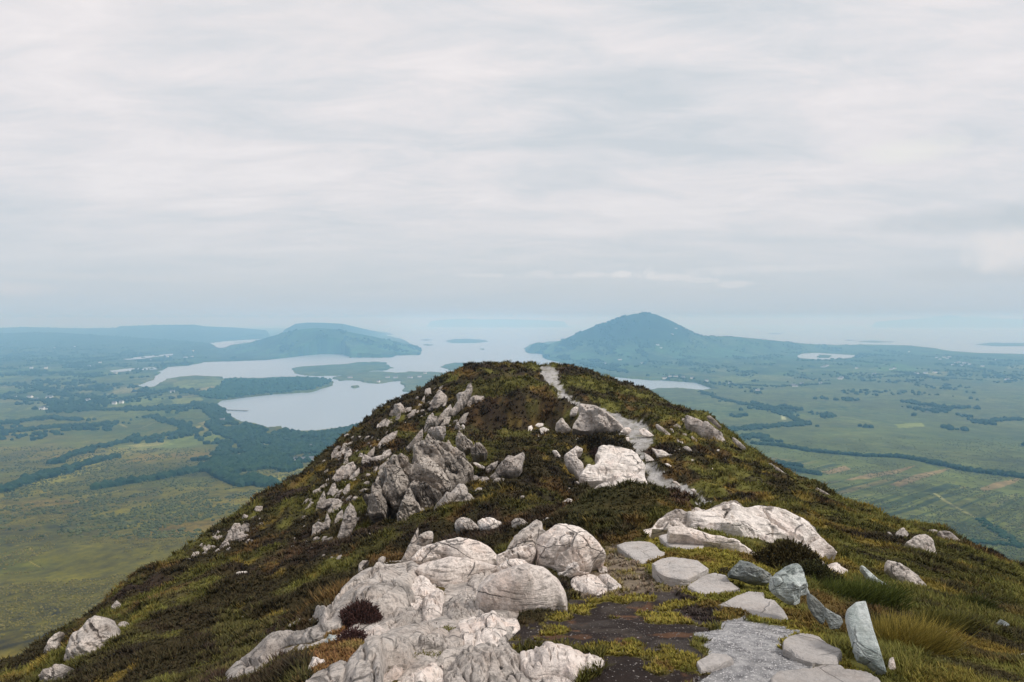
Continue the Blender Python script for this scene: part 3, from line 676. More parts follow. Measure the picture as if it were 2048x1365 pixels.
for q in range(6): link('pier', pymesh('pier', [(box_v(jl * q / 6 + 3, jl * q / 6 + 5, -2.6, 2.6, -5, 1.598), M_con)]), parent=e)

# ================================================================== THE HILL
Zs = lambda d, z: (d, ('z', z))
COLS = {
 -900: [(.9,-1.7),(2,-2.2),(3,-2.7),(4,-3.4),(6,-5.0),(8,-6.2),(10,-7.5),(12,-9),(14,-10.5),(15,-11.5),(16,-12.5),(25,-20)],
 0:   [(.9,-1.66),(2.2,-2.0),(3,-2.3),(3.8,-2.7),(5.5,-3.9),(7.5,-4.9),(9.5,-5.7),(11.5,-6.35),(13.3,1369),(14.4,1355),(15.5,1345),(23,-14)],
 250: [(.9,-1.65),(2.4,-1.95),(3.2,-2.2),(4.2,-2.6),(6,-3.7),(8,-4.4),(11,1310),(14,1262),(18,1213),(20,1192),(22,1176),(32,-17)],
 500: [(.9,-1.65),(2.8,-1.85),(4,-2.2),(5.2,1315),(7,-3.7),(9.2,1312),(14,1215),(20,1130),(28,1065),(33,1035),(38,1012),(48,-19)],
 640: [(.9,-1.65),(3.2,1365),(4.5,1270),(6.2,1200),(8.5,-4.3),(11,-4.9),(16,1135),(22,1070),(32,985),(38,945),(43,915),(53,-18)],
 750: [(.9,-1.65),(3.3,1365),(4.8,1250),(7,1140),(9.5,-4.3),(14,1120),(18,1080),(24,1010),(38,890),(44,858),(50,830),(60,-16)],
 850: [(.9,-1.65),(3.3,1365),(5,1235),(7.4,1125),(10,-4.1),(14.5,1075),(19,1040),(26,975),(38,885),(45,835),(55,772),(66,-12)],
 960: [(.9,-1.65),(3.3,1365),(5,1225),(7.6,1115),(10,-3.8),(14,1060),(20,985),(28,915),(42.5,862),(45,803),(60,731),(72,-9)],
 1050:[(.9,-1.65),(3.2,1365),(5,1220),(7.8,1110),(10,1090),(12.5,1055),(17,1010),(28,915),(42.5,868),(44.6,803),(60,731),(72,-9)],
 1150:[(.9,-1.65),(3.2,1365),(5,1225),(8,1115),(10,1085),(12.5,1020),(16,-5.0),(26,930),(41.5,864),(43.6,812),(61,735),(73,-9)],
 1280:[(.9,-1.65),(3.1,1365),(5,1220),(8,1105),(10.2,1082),(13.5,983),(17,-5.0),(25,982),(36,872),(46,815),(57,782),(68,-10)],
 1380:[(.9,-1.65),(3.1,1365),(5,1215),(8,1085),(10.5,1050),(13,1017),(17,-5.2),(23,1003),(32,905),(41,850),(48,827),(58,-11)],
 1500:[(.9,-1.65),(3.1,1365),(5,1215),(8.5,1085),(11,1045),(13.5,1030),(17,-5.3),(21,1010),(28,965),(34,925),(42,902),(52,-13)],
 1600:[(.9,-1.65),(3.1,1365),(5,1225),(8.5,1110),(11,1075),(13.5,1053),(16,1036),(20,1015),(25,992),(30,975),(35,962),(45,-14)],
 1700:[(.9,-1.65),(3.1,1370),(5,1245),(8,1160),(10.5,1115),(13,1088),(16,1065),(20,1045),(23,1033),(26,1024),(30,1016),(38,-13)],
 1850:[(.9,-1.66),(3.1,1385),(5,1265),(7.5,1195),(10,1148),(12.5,1118),(15,1097),(17.5,1081),(19.5,1071),(21.5,1063),(24,1058),(31,-12)],
 2048:[(.9,-1.67),(3.1,1400),(5,1310),(7,1255),(9,1218),(11,1190),(13,1168),(15,1154),(16.5,1147),(18,1142),(20,1140),(26,-12)],
 2900:[(.9,-1.7),(3,-2),(4,-2.6),(5.5,-3.4),(7,-4.2),(9,-5.2),(11,-6.3),(13,-7.5),(15,-8.7),(16.5,-9.8),(19,-11.5),(26,-17)]}
SIL = [(0,1347),(34,1337),(85,1307),(103,1285),(164,1251),(198,1223),(222,1199),(246,1175),(290,1152),(359,1130),(376,1113),(410,1079),(461,1044),(489,1027),(516,1001),(581,966),(600,960),(651,908),(696,871),(726,847),(784,808),(832,787),(866,765),(907,750),(925,738),(959,731),(972,728),(1003,732),(1061,732),(1078,738),(1092,735),(1102,733),(1147,738),(1181,746),(1215,760),(1249,770),(1300,790),(1333,809),(1351,820),(1384,826),(1417,835),(1431,846),(1461,871),(1490,897),(1541,930),(1592,959),(1629,973),(1669,999),(1690,1012),(1756,1031),(1778,1045),(1796,1056),(1822,1056),(1880,1060),(1917,1082),(1961,1108),(2023,1137),(2048,1141)]
hc, hr = 1250, 980
HA = np.linspace(-1.35, 1.35, hc)
HL = np.linspace(math.log(0.9), math.log(140), hr)
cp = sorted(COLS); K = 12
ca = np.array([(p - 1024) / F for p in cp])
Dk = np.array([[q[0] for q in COLS[p]] for p in cp]); Zk = np.zeros_like(Dk)
for i, p in enumerate(cp):
    for k, (d, v) in enumerate(COLS[p]):
        Zk[i, k] = v if v < 0 else ray(p, v)[1] * d
def gsm(a, s):
    r_ = int(3 * s); kx = np.exp(-0.5 * (np.arange(-r_, r_ + 1) / s) ** 2); kx /= kx.sum()
    return np.convolve(np.pad(a, r_, mode='edge'), kx, 'valid')
DA = np.stack([gsm(np.interp(HA, ca, np.log(Dk[:, k])), 12) for k in range(K)], 1)
ZA = np.stack([gsm(np.interp(HA, ca, Zk[:, k]), 12) for k in range(K)], 1)
sil = np.array(SIL, float); sa, sz = ray(sil[:, 0], sil[:, 1])
inr = (HA > sa.min()) & (HA < sa.max())
zsil = gsm(np.interp(HA, sa, sz), 1.6) * np.exp(DA[:, 10])
ZA[inr, 10] = zsil[inr]
HZ = np.zeros((hr, hc))
for j in range(hc):
    HZ[:, j] = pchip(np.r_[DA[j], math.log(95), math.log(140)], np.r_[ZA[j], -92, -150], HL)
HX = np.exp(HL)[:, None] * HA[None, :]; HY = np.repeat(np.exp(HL)[:, None], hc, 1)
def hsample(A, x, y):
    fi = np.clip((np.log(np.maximum(y, .9)) - HL[0]) / (HL[-1] - HL[0]) * (hr - 1), 0, hr - 1.001)
    fj = np.clip((x / np.maximum(y, .1) - HA[0]) / (HA[-1] - HA[0]) * (hc - 1), 0, hc - 1.001)
    i = fi.astype(int); j = fj.astype(int); a = fi - i; b2 = fj - j
    if A.ndim == 3: a = a[..., None]; b2 = b2[..., None]
    return A[i, j] * (1 - a) * (1 - b2) + A[i + 1, j] * a * (1 - b2) + A[i, j + 1] * (1 - a) * b2 + A[i + 1, j + 1] * a * b2
HZ0 = HZ.copy()
def hit(px, py, A=None):
    """forward distance at which a sight line meets the hill"""
    A = HZ0 if A is None else A
    ax, az = ray(px, py); ax = np.atleast_1d(ax); az = np.atleast_1d(az)
    L = np.exp(np.linspace(math.log(1.5), math.log(90), 900))
    x = ax[:, None] * L; zz = hsample(A, x, np.broadcast_to(L, x.shape))
    below = (az[:, None] * L) <= zz
    k = np.argmax(below, 1); k = np.where(below.any(1), k, 600)
    k = np.maximum(k, 1)
    g0 = az * L[k - 1] - zz[np.arange(len(k)), k - 1]; g1 = az * L[k] - zz[np.arange(len(k)), k]
    tt = np.clip(g0 / np.where(np.abs(g0 - g1) < 1e-9, 1, g0 - g1), 0, 1)
    return L[k - 1] + (L[k] - L[k - 1]) * tt
def hmap(pts):
    pts = np.array(pts, float); d = hit(pts[:, 0], pts[:, 1]); ax, _ = ray(pts[:, 0], pts[:, 1])
    return np.stack([ax * d, d], 1)

# where the path, gravel, peat and moss lie
def hmask(pts, wob=0.0, seed=5, soft=None):
    P = hmap(pts); s = wob
    qx = HX + fbm(HX * 3, HY * 3, 3, seed) * s; qy = HY + fbm(HX * 3, HY * 3, 3, seed + 1) * s * 1.5
    return pip(qx, qy, P)
path = hmask([(1080,737),(1084,755),(1094,768),(1115,785),(1121,799),(1149,812),(1180,830),(1230,855),(1251,875),(1262,889),(1265,903),(1276,914),(1288,933),(1290,956),(1294,980),(1340,990),(1376,1003),(1385,1015),(1425,1025),(1432,1012),(1411,1005),(1394,989),(1373,978),(1355,970),(1334,961),(1318,949),(1313,938),(1296,929),(1290,917),(1288,900),(1303,892),(1306,871),(1292,854),(1265,840),(1231,829),(1210,820),(1156,808),(1142,799),(1128,782),(1118,765),(1115,748),(1105,737)], 0.34)
gravel = hmask([(1400,1262),(1467,1243),(1499,1240),(1531,1252),(1590,1262),(1600,1275),(1563,1293),(1600,1330),(1640,1350),(1600,1480),(1330,1480),(1391,1344),(1385,1315),(1392,1283)], 0.16)
peat = hmask([(1030,1262),(1110,1235),(1135,1195),(1180,1200),(1290,1193),(1345,1188),(1400,1205),(1440,1225),(1440,1250),(1400,1275),(1395,1310),(1400,1350),(1380,1480),(1120,1480),(1200,1335),(1180,1305),(1100,1290),(1020,1300),(985,1290)], 0.12, 15)
track = hmask([(1205,1095),(1240,1098),(1262,1120),(1295,1140),(1310,1170),(1350,1180),(1360,1195),(1290,1203),(1180,1205),(1140,1190),(1150,1150),(1200,1130)], 0.12, 25)
moss = hmask([(1300,1075),(1400,1080),(1480,1095),(1540,1130),(1575,1170),(1600,1230),(1690,1330),(1720,1365),(1600,1365),(1520,1260),(1400,1240),(1350,1190),(1300,1150),(1260,1120)], 0.1, 35)
cap = hmask([(640,1360),(600,1365),(470,1480),(1060,1480),(1040,1300),(880,1230),(700,1225),(640,1255),(560,1300)], 0.05, 45)

clump_s = np.interp(HY, [3, 10, 25, 60], [0.16, 0.28, 0.42, 0.55])
flatm = path | gravel | peat | track
dW, hW = worley(HX / 0.42 + fbm(HX * 2, HY * 2, 2, 6) * .4, HY / 0.5 + fbm(HX * 2, HY * 2, 2, 9) * .4, 11)
dW2, hW2 = worley(HX / 1.15 + fbm(HX, HY, 2, 16) * .5, HY / 1.35, 12)
lumps = np.clip(1 - dW * 1.25, 0, 1) ** 0.7 * 0.13 + np.clip(1 - dW2 * 1.1, 0, 1) ** 0.8 * 0.36 + fbm(HX / 2.6, HY / 2.6, 3, 14) * 0.20 - 0.16
near = np.interp(HY, [2.5, 5, 9, 16, 30], [0.12, 0.22, 0.5, 0.9, 1.15])
sidew = 1 - 0.35 * smooth(0.25, 0.6, HX / HY)
fl = flatm.astype(float)
flb = np.maximum(fl, np.maximum(moss * 0.6, cap * .85))
for _ in range(3):
    flb = (flb + np.roll(flb, 1, 1) + np.roll(flb, -1, 1) + np.roll(flb, 1, 0) + np.roll(flb, -1, 0)) / 5

# peat hag: the knoll's heather overhangs a low bank, its shade painted in
hcol = np.zeros(HX.shape + (3,))
def hlay(mask, c, a=1.0):
    global hcol
    mk = (np.asarray(mask, float) * a)[..., None]; hcol = hcol * (1 - mk) + np.array(c) * mk
az_ = HX / HY
right = smooth(0.05, 0.3, az_ - 0.004 * 0) 
h1 = fbm(HX / 1.6, HY / 2.4, 4, 101); h2 = fbm(HX / 0.5, HY / 0.7, 3, 102); h3 = fbm(HX / 4.5, HY / 6, 3, 103)
BROWN = (0.040, 0.032, 0.015); OLIVE = (0.080, 0.076, 0.018); LIME = (0.145, 0.138, 0.034); RUST = (0.135, 0.080, 0.028); GOLD = (0.24, 0.17, 0.035); PURP = (0.050, 0.032, 0.026); BLK = (0.022, 0.016, 0.014)
hcol[:] = BROWN
hlay(smooth(-0.1, 0.35, h3 + 0.6 * h1 + 0.35 * right - 0.10), OLIVE, 0.9)
hlay(smooth(0.15, 0.5, h1 + 0.5 * h2 + 0.50 * right + 0.1 * smooth(35, 55, HY) - 0.12), LIME, 0.75)
hlay(smooth(0.3, 0.5, fbm(HX / 1.3, HY / 1.8, 4, 105) + 0.2 * h2), RUST, 0.75)
hlay(smooth(0.35, 0.55, fbm(HX / 1.1, HY / 1.5, 4, 106) + 0.12 * right), GOLD, 0.6)
hlay(smooth(0.28, 0.5, fbm(HX / 2.2, HY / 2.6, 3, 107) - 0.15 * right), PURP, 0.6)
hlay(smooth(0.15, 0.45, h2 - 0.3 * h1), BLK, 0.7)
def hfeat(pts, c, a=0.8, w=0.2): hlay(hmask(pts, w, 55), c, a)
hfeat([(930,860),(925,835),(960,815),(1040,800),(1110,800),(1135,810),(1135,830),(1090,855),(1000,868)], (0.036,0.024,0.018), 0.5, 1.2)  # knoll's peat bank, browned darker to paint the shade under its overhang
hfeat([(990,865),(1060,862),(1060,880),(1000,885)], LIME, 0.6, 0.4); hfeat([(900,780),(980,760),(1060,755),(1090,775),(1000,800),(940,805)], OLIVE, 0.6, 0.6)
hfeat([(1130,1030),(1200,1000),(1260,985),(1340,985),(1375,1000),(1380,1020),(1300,1040),(1200,1060),(1140,1065)], (0.05,0.048,0.018), 0.75, 0.4)
hfeat([(1310,985),(1350,988),(1382,1005),(1380,1025),(1340,1010)], (0.07,0.036,0.03), 0.7, 0.3)
hfeat([(430,1250),(520,1230),(560,1290),(520,1365),(430,1365)], LIME, 0.35, 0.6)
hlay(moss, (0.215, 0.18, 0.035), 0.85); hlay(moss * smooth(0.0, 0.3, h2), (0.14, 0.14, 0.03), 0.7)
hlay(moss * smooth(0.25, 0.45, fbm(HX / .5, HY / .6, 3, 109)), RUST, 0.7)
hlay(cap, (0.20, 0.15, 0.05), 0.7); hlay(cap * smooth(0.1, 0.4, h2), (0.19, 0.085, 0.04), 0.6); hlay(cap * smooth(0.1, 0.4, -h2), BROWN, 0.7)
mo = fbm(HX / .22, HY / .30, 4, 110)
hlay(track, (0.21, 0.165, 0.12), 0.95); hlay(track * smooth(0.05, 0.3, mo), (0.20, 0.16, 0.045), 0.8)
hlay(peat, (0.034, 0.025, 0.022), 1.0); hlay(peat * smooth(0.0, 0.4, fbm(HX / .12, HY / .16, 4, 118)), (0.075, 0.06, 0.05), 0.7); hlay(peat * smooth(0.1, 0.4, fbm(HX / .5, HY / .5, 3, 119)), (0.10, 0.085, 0.075), 0.5)
hlay(peat * smooth(0.12, 0.24, fbm(HX / .26, HY / .30, 5, 111)), (0.21, 0.175, 0.035), 0.95)
hlay(peat * smooth(0.34, 0.5, fbm(HX / .2, HY / .22, 4, 112)), (0.15, 0.075, 0.04), 0.7)
gn = fbm(HX / .05, HY / .05, 3, 113)
hlay(gravel, (0.31, 0.305, 0.305), 1.0); hlay(gravel * smooth(0.1, 0.4, fbm(HX / .4, HY / .5, 4, 120)), (0.20, 0.19, 0.18), 0.6); hlay(gravel * smooth(0, 0.4, gn), (0.47, 0.455, 0.45), 0.8); hlay(gravel * smooth(0.05, 0.4, -gn), (0.17, 0.165, 0.17), 0.8)
hlay(path, (0.36, 0.345, 0.33), 1.0); hlay(path * smooth(0, 0.4, gn), (0.46, 0.44, 0.425), 0.7); hlay(path * smooth(0.0, 0.35, fbm(HX / .4, HY / .9, 4, 114)), (0.22, 0.205, 0.18), 0.75); hlay(path * smooth(0.25, 0.4, fbm(HX / .3, HY / .7, 4, 116)), (0.12, 0.11, 0.04), 0.6)
hcol *= (1 + 0.25 * fbm(HX / .12, HY / .15, 2, 115))[..., None]
hcol = np.clip(hcol, 0.008, 0.8)
# ------------------------------------------------------------------ rocks
SHEET = {'A': (440,1165,6.827), 'B': (640,1040,6.827), 'C': (700,1165,6.827), 'D': (920,1030,6.024), 'E': (940,1165,6.827), 'F': (1220,990,4.267),
         'G': (700,830,5.689), 'H': (1060,780,5.689), 'I': (360,940,5.689), 'J': (0,1165,6.827), 'K': (1480,1090,4.9625), 'L': (1240,800,6.4),
         'M': (450,1000,2.56), 'O': (1150,950,3.15), 'P': (1448,865,2.73), 'Q': (650,700,2.926), 'R': (580,760,5.689), 'S': (0,965,2.926), 'T': (840,960,5.689), 'X': (0,0,1.0)}
FOOT = []
def sheet(tg, pts):
    ox, oy, s = SHEET[tg]; return [(ox + x / s, oy + y / s) for x, y in pts]
def catmull(P, n):
    P = np.asarray(P, float); L = len(P); out = []
    per = [max(1, int(round(n * np.hypot(*(P[(i + 1) % L] - P[i])) / sum(np.hypot(*(P[(k + 1) % L] - P[k])) for k in range(L))))) for i in range(L)]
    for i in range(L):
        p0, p1, p2, p3 = P[i - 1], P[i], P[(i + 1) % L], P[(i + 2) % L]
        for k in range(per[i]):
            t_ = k / per[i]
            c_ = 0.5 * ((2 * p1) + (-p0 + p2) * t_ + (2 * p0 - 5 * p1 + 4 * p2 - p3) * t_ ** 2 + (-p0 + 3 * p1 - 3 * p2 + p3) * t_ ** 3)
            l_ = p1 + (p2 - p1) * t_
            out.append(0.25 * c_ + 0.75 * l_)
    return np.array(out)
def hnormal(x, y, e=0.3):
    x = np.array([x]); y = np.array([y])
    gx = (hsample(HZ0, x + e, y) - hsample(HZ0, x - e, y)) / (2 * e); gy = (hsample(HZ0, x, y + e) - hsample(HZ0, x, y - e)) / (2 * e)
    n = Vector((-float(gx[0]), -float(gy[0]), 1)); return n.normalized()
RN = [0]
def rock(label, tg, pts, tone='pale', mode='up', th=42, yaw=0, d0=None, lift=0.02, T=None, H=None, Rr=0.30, rough=1.0, cuts=(), step=None, pull=0.015, blocky=1.0, name='boulder', cat='rock', group=None, facet=0.6, sdir=None, fade=1.0):
    RN[0] += 1; sd_ = RN[0] * 13
    P = np.array(sheet(tg, pts)); w = P[:, 0].max() - P[:, 0].min(); h = P[:, 1].max() - P[:, 1].min()
    step = step or max(1.1, min(3.2, math.sqrt(w * h) / 34))
    per = sum(np.hypot(*(P[(k + 1) % len(P)] - P[k])) for k in range(len(P)))
    O = catmull(P, max(14, per / step))
    size_px = math.sqrt(w * h)
    jit = fbm(O[:, 0] / (size_px * .14), O[:, 1] / (size_px * .14), 3, sd_) * min(4.0, size_px * 0.03) * rough
    ctr = O.mean(0); dirn = (O - ctr) / (np.linalg.norm(O - ctr, axis=1, keepdims=True) + 1e-6)
    O = O + dirn * jit[:, None]
    # interior points
    gx, gy = np.meshgrid(np.arange(P[:, 0].min(), P[:, 0].max(), step), np.arange(P[:, 1].min(), P[:, 1].max(), step))
    gx = gx.ravel() + (rng.random(gx.size) - .5) * step * .55; gy = gy.ravel() + (rng.random(gy.size) - .5) * step * .55
    ins = pip(gx, gy, O); gx, gy = gx[ins], gy[ins]
    O2 = np.vstack([O, O[:1]])
    dd = segdist(gx, gy, O2); k = dd > step * 0.55; gx, gy = gx[k], gy[k]
    allp = np.vstack([O, np.stack([gx, gy], 1)]); no = len(O)
    res = delaunay_2d_cdt([Vector(p) for p in allp], [], [list(range(no))], 1, 1e-6)
    V2 = np.array([tuple(v) for v in res[0]]); F2 = [tuple(f) for f in res[2]]
    orig = res[3]; ring = [None] * no
    for vi, lst in enumerate(orig):
        for q in lst:
            if q < no and ring[q] is None: ring[q] = vi
    ring = [r for r in ring if r is not None]
    # seat
    ym = P[:, 1].max(); xb = P[np.argmax(P[:, 1]), 0]
    if mode in ('ground', 'drape'):
        cx_, cy_ = P.mean(0)
        d = float(hit(cx_, cy_)[0]) if d0 is None else d0
        ax, az = ray(cx_, cy_); n = hnormal(float(ax) * d, d); P0 = Vector((float(ax) * d, d, float(az) * d)) + n * 0
        if th != 42: n = (n + Vector((0, -math.cos(R(th)), math.sin(R(th)))) ).normalized()
    elif mode == 'flat':
        cx_, cy_ = P.mean(0); d = float(hit(cx_, cy_)[0]) if d0 is None else d0
        ax, az = ray(cx_, cy_); n = hnormal(float(ax) * d, d, 0.5); n = (n * 0.5 + Vector((0, 0, 0.5))).normalized()
        P0 = Vector((float(ax) * d, d, float(az) * d)) + Vector((0, 0, lift)); 
    else:
        d = float(hit(xb, ym)[0]) if d0 is None else d0
        ax, az = ray(xb, ym); P0 = Vector((float(ax) * d, d, float(az) * d))
        n = Vector((math.sin(R(yaw)) * math.cos(R(th)), -math.cos(R(yaw)) * math.cos(R(th)), math.sin(R(th))))
    ax, az = ray(V2[:, 0], V2[:, 1]); rd = np.stack([ax, np.ones_like(ax), az], 1); nn = np.array(n)
    den = rd @ nn; den = np.where(den > -0.035, -0.035, den)
    tt = (np.array(P0) @ nn) / den
    tt = np.clip(tt, d * 0.55, d * 1.8)
    if mode == 'drape':
        tt = np.minimum(hit(V2[:, 0], V2[:, 1]), 8.2) * 1.012; n = Vector((0, -.35, 1)).normalized(); nn = np.array(n)
    tt = tt * (1 - (pull if mode == 'up' else 0.012 if mode == 'ground' else 0))
    W = rd * tt[:, None]
    if mode == 'ground' and Rr == 0.30: Rr, facet = 0.13, 0.72
    mpp = d / F; size = size_px * mpp
    H0_ = H
    H = (size * 0.16 if mode != 'flat' else 0.012) if H is None else H
    if mode == 'ground': H *= .75
    T = (size * 0.45 if mode != 'flat' else 0.09) if T is None else T
    e = segdist(V2[:, 0], V2[:, 1], O2 if len(O2) else O) 
    rr = max(2.0, size_px * Rr)
    t1 = np.clip(e / rr, 0, 1)
    prof = np.sqrt(1 - (1 - t1) ** 2)
    hgt = H * prof
    a2_ = fbm(V2[:, 0] / (size_px * .3), V2[:, 1] / (size_px * .3), 3, sd_ + 2)
    # facets: flat faces cut from random slopes
    if facet > 0 and mode != 'flat':
        u = (V2[:, 0] - ctr[0]) / size_px; v = (V2[:, 1] - ctr[1]) / size_px
        q = np.full(len(V2), 9.0)
        for a_ in range(6):
            an = (a_ + _h(np.array([a_]), np.array([sd_]), 5, 3)[0] * .8) * 1.047; of = 0.55 + 0.55 * _h(np.array([a_]), np.array([sd_]), 6, 4)[0]
            q = np.minimum(q, of + (u * math.cos(an) + v * math.sin(an)) * (1.6 + .8 * _h(np.array([a_]), np.array([sd_]), 8, 4)[0]))
        u2 = u + .08 * a2_; v2 = v + .08 * a2_
        wd, wh = worley(u2 * 2.1 + sd_ * .37, v2 * 2.1 + sd_ * .11, sd_)
        q = np.maximum(q, 0) * 1.3 + (wh - .5) * .30 * np.clip(t1 * 2, 0, 1)
        hgt = hgt * (1 - facet) + H * facet * np.minimum(np.clip(t1 * 2.2, 0, 1) * 1.1, q)
    # foliation steps and lumps
    sdr = (sdir if sdir is not None else 0.6 + 0.8 * _h(np.array([1]), np.array([sd_]), 7, 9)[0])
    ca_, sa_ = math.cos(sdr), math.sin(sdr)
    us = (V2[:, 0] * ca_ + V2[:, 1] * sa_); vs = (-V2[:, 0] * sa_ + V2[:, 1] * ca_)
    a1 = fbm(us / (size_px * .5), vs / (size_px * .085), 4, sd_ + 3)
    ridg = 1 - np.abs(fbm(us / (size_px * .45), vs / (size_px * .07), 3, sd_ + 5)) * 2.2
    a2 = fbm(V2[:, 0] / (size_px * .22), V2[:, 1] / (size_px * .22), 4, sd_ + 7)
    crk = np.clip(1 - np.abs(fbm(us / (size_px * .6), vs / (size_px * .16), 3, sd_ + 9)) / 0.045, 0, 1)
    edgef = np.clip(e / (rr * 0.35), 0, 1)
    if mode != 'flat' and blocky > 0:
        bs = size_px * (.30 if size_px > 60 else .38)
        bu = us / (bs * 1.35) + .35 * a2; bv = vs / (bs * .62) + .35 * a1
        f1, f2, wh2 = worley2(bu, bv, sd_ + 11)
        hgt = hgt + size * blocky * ((wh2 - .5) * .085 - .055 * np.exp(-((f2 - f1) / .085) ** 2)) * edgef
    if mode in ('ground', 'drape') and blocky == 1.0: blocky, rough = .40, rough * .42
    amp = size * 0.045 * rough * (0.15 if mode == 'flat' else 1.0)
    hgt = hgt + amp * (a1 * 0.8 + a2 * 0.9 + np.clip(ridg, -1, 1) * 0.35) * edgef - crk * size * 0.035 * rough * edgef * (0.15 if mode == 'flat' else 1)
    for cl, dep, wd in cuts:
        cd = segdist(V2[:, 0], V2[:, 1], sheet(tg, cl)); hgt = hgt + dep * size * np.exp(-(cd / wd) ** 2)
    # keep features from leaving the outline: move them along the sight line and the face normal together
    front = W + nn * hgt[:, None]
    nv = len(V2)
    back = W - nn * (T * (0.35 + 0.65 * prof))[:, None] + (nn * a2[:, None] * T * 0.1)
    Vv = np.vstack([front, back])
    ff = []
    for f in F2:
        a, b_, c_ = f[0], f[1], f[2]
        nrm = np.cross(front[b_] - front[a], front[c_] - front[a])
        if nrm @ nn < 0: f = f[::-1]
        ff.append(tuple(f)); ff.append(tuple(i + nv for i in f[::-1]))
    L = len(ring)
    for i in range(L):
        a, b_ = ring[i], ring[(i + 1) % L]
        if a == b_: continue
        e1 = front[b_] - front[a]; cc_ = np.cross(e1, -nn); out = (front[a] + front[b_]) / 2 - front.mean(0)
        ff.append((a, b_, b_ + nv, a + nv) if cc_ @ out > 0 else (b_, a, a + nv, b_ + nv))
    org = Vv.mean(0); Vv = Vv - org
    me = bpy.data.meshes.new(name); me.from_pydata([tuple(v) for v in Vv], [], ff)
    me.polygons.foreach_set('use_smooth', [True] * len(me.polygons)); me.update()
    try: me.set_sharp_from_angle(angle=R(33))
    except Exception: pass
    me.materials.append(ROCK[tone])
    o = link(name, me, tuple(org)); tag(o, label, cat, group)
    if mode != 'up': FOOT.append(W[ring][:, :2])
    else: FOOT.append(np.vstack([W[ring][:, :2], (W[ring] - nn * T * 0.5)[:, :2]])[_hull(np.vstack([W[ring][:, :2], (W[ring] - nn * T * 0.5)[:, :2]]))])
    return o
def _hull(P):
    idx = sorted(range(len(P)), key=lambda i: (P[i][0], P[i][1]))
    def half(ix):
        h_ = []
        for i in ix:
            while len(h_) > 1 and (P[h_[-1]][0]-P[h_[-2]][0])*(P[i][1]-P[h_[-2]][1]) - (P[h_[-1]][1]-P[h_[-2]][1])*(P[i][0]-P[h_[-2]][0]) <= 0: h_.pop()
            h_.append(i)
        return h_
    return half(idx)[:-1] + half(idx[::-1])[:-1]

rock('low pale bedrock shelf under and between the foreground boulders', 'M', [(60,925),(160,850),(250,760),(400,745),(560,700),(650,660),(660,600),(600,560),(650,450),(900,345),(1120,225),(1290,215),(1390,290),(1420,345),(1540,345),(1600,420),(1700,480),(1735,560),(1700,585),(1500,612),(1500,680),(1440,740),(1520,800),(1700,830),(1780,870),(1700,1000),(420,1000),(470,905),(600,860),(700,790),(725,730),(680,720),(560,730),(440,770),(330,800),(240,880),(150,935)], 'grey', 'drape', H=.03, T=.4, rough=.8, facet=.3, Rr=.03, step=3.4, blocky=.3, sdir=-.5, name='bedrock', cat='bedrock')
# the pale outcrop in the foreground
rock('long grey rounded rock back forming the left shoulder of the pale foreground outcrop', 'M', [(650,430),(720,385),(800,362),(880,330),(960,315),(1000,350),(985,400),(950,450),(970,500),(930,560),(860,600),(780,620),(700,612),(640,640),(580,680),(515,690),(500,660),(540,560),(590,490)], 'grey', 'ground', H=.22, T=.9, sdir=-0.55, rough=1.0, cuts=[([(690,560),(760,500),(860,450)],-.03,4)])
rock('narrow grey rock tongue running down to the lower left corner of the pale outcrop', 'M', [(0,890),(60,830),(160,770),(250,700),(330,680),(400,665),(470,640),(500,585),(545,560),(540,640),(505,690),(440,725),(380,735),(330,740),(260,775),(225,850),(160,900),(80,945),(10,950)], 'grey', 'ground', H=.12, T=.7, sdir=-0.6, rough=1.4)
rock('thin grey flake lying above the rock tongue on the left', 'A', [(905,640),(950,570),(1060,540),(1180,510),(1320,500),(1340,520),(1180,560),(1050,600),(960,650)], 'grey', 'ground', H=.05, T=.2)
rock('small rough grey knob where the rock tongue meets the long rock back', 'A', [(1260,490),(1330,400),(1440,345),(1530,330),(1540,420),(1500,560),(1420,640),(1360,560),(1340,500)], 'grey', 'ground', H=.12, T=.3)
rock('broad domed pale boulder at the back of the foreground outcrop', 'M', [(1030,245),(1075,222),(1120,208),(1200,192),(1290,207),(1350,238),(1395,285),(1405,330),(1340,345),(1240,335),(1150,330),(1130,290),(1060,270)], 'pale', 'up', th=45, d0=7.2, blocky=.22, H=.16, T=.6, rough=.5, sdir=0.3)
rock('pinkish pale rounded boulder in front of the broad domed one', 'M', [(990,335),(1060,312),(1150,300),(1250,306),(1340,322),(1400,340),(1380,365),(1330,385),(1260,432),(1220,472),(1160,485),(1110,475),(1060,440),(1010,405),(975,365)], 'pale', 'up', th=48, d0=6.2, blocky=.22, H=.18, T=.6, sdir=0.2, rough=.45)
rock('big smooth egg shaped pale boulder in the middle of the foreground', 'D', [(520,715),(640,685),(800,668),(1020,690),(1120,770),(1210,860),(1270,960),(1300,1060),(1292,1180),(1240,1205),(1170,1172),(1080,1225),(950,1252),(820,1285),(700,1285),(560,1285),(440,1265),(320,1240),(230,1160),(190,1040),(210,900),(340,770)], 'pale', 'up', th=55, d0=4.95, H=.26, T=.6, sdir=0.9, rough=.42, facet=.3, Rr=.30, blocky=.15, cuts=[([(310,1010),(380,1120),(440,1230)],-.03,1.3),([(200,1150),(330,1200),(420,1230)],-.03,1.2),([(930,885),(965,890)],-.04,1.5)])
rock('cracked pale block wedged against the left end of the egg shaped boulder', 'D', [(20,880),(110,830),(200,850),(240,930),(220,1050),(260,1160),(340,1235),(430,1262),(440,1330),(300,1345),(170,1340),(60,1330),(0,1260),(-60,1120),(-20,980)], 'grey', 'ground', H=.08, T=.5, cuts=[([(140,1000),(100,1140),(200,1240)],-.05,1.5),([(290,1235),(440,1240)],-.05,1.3)])
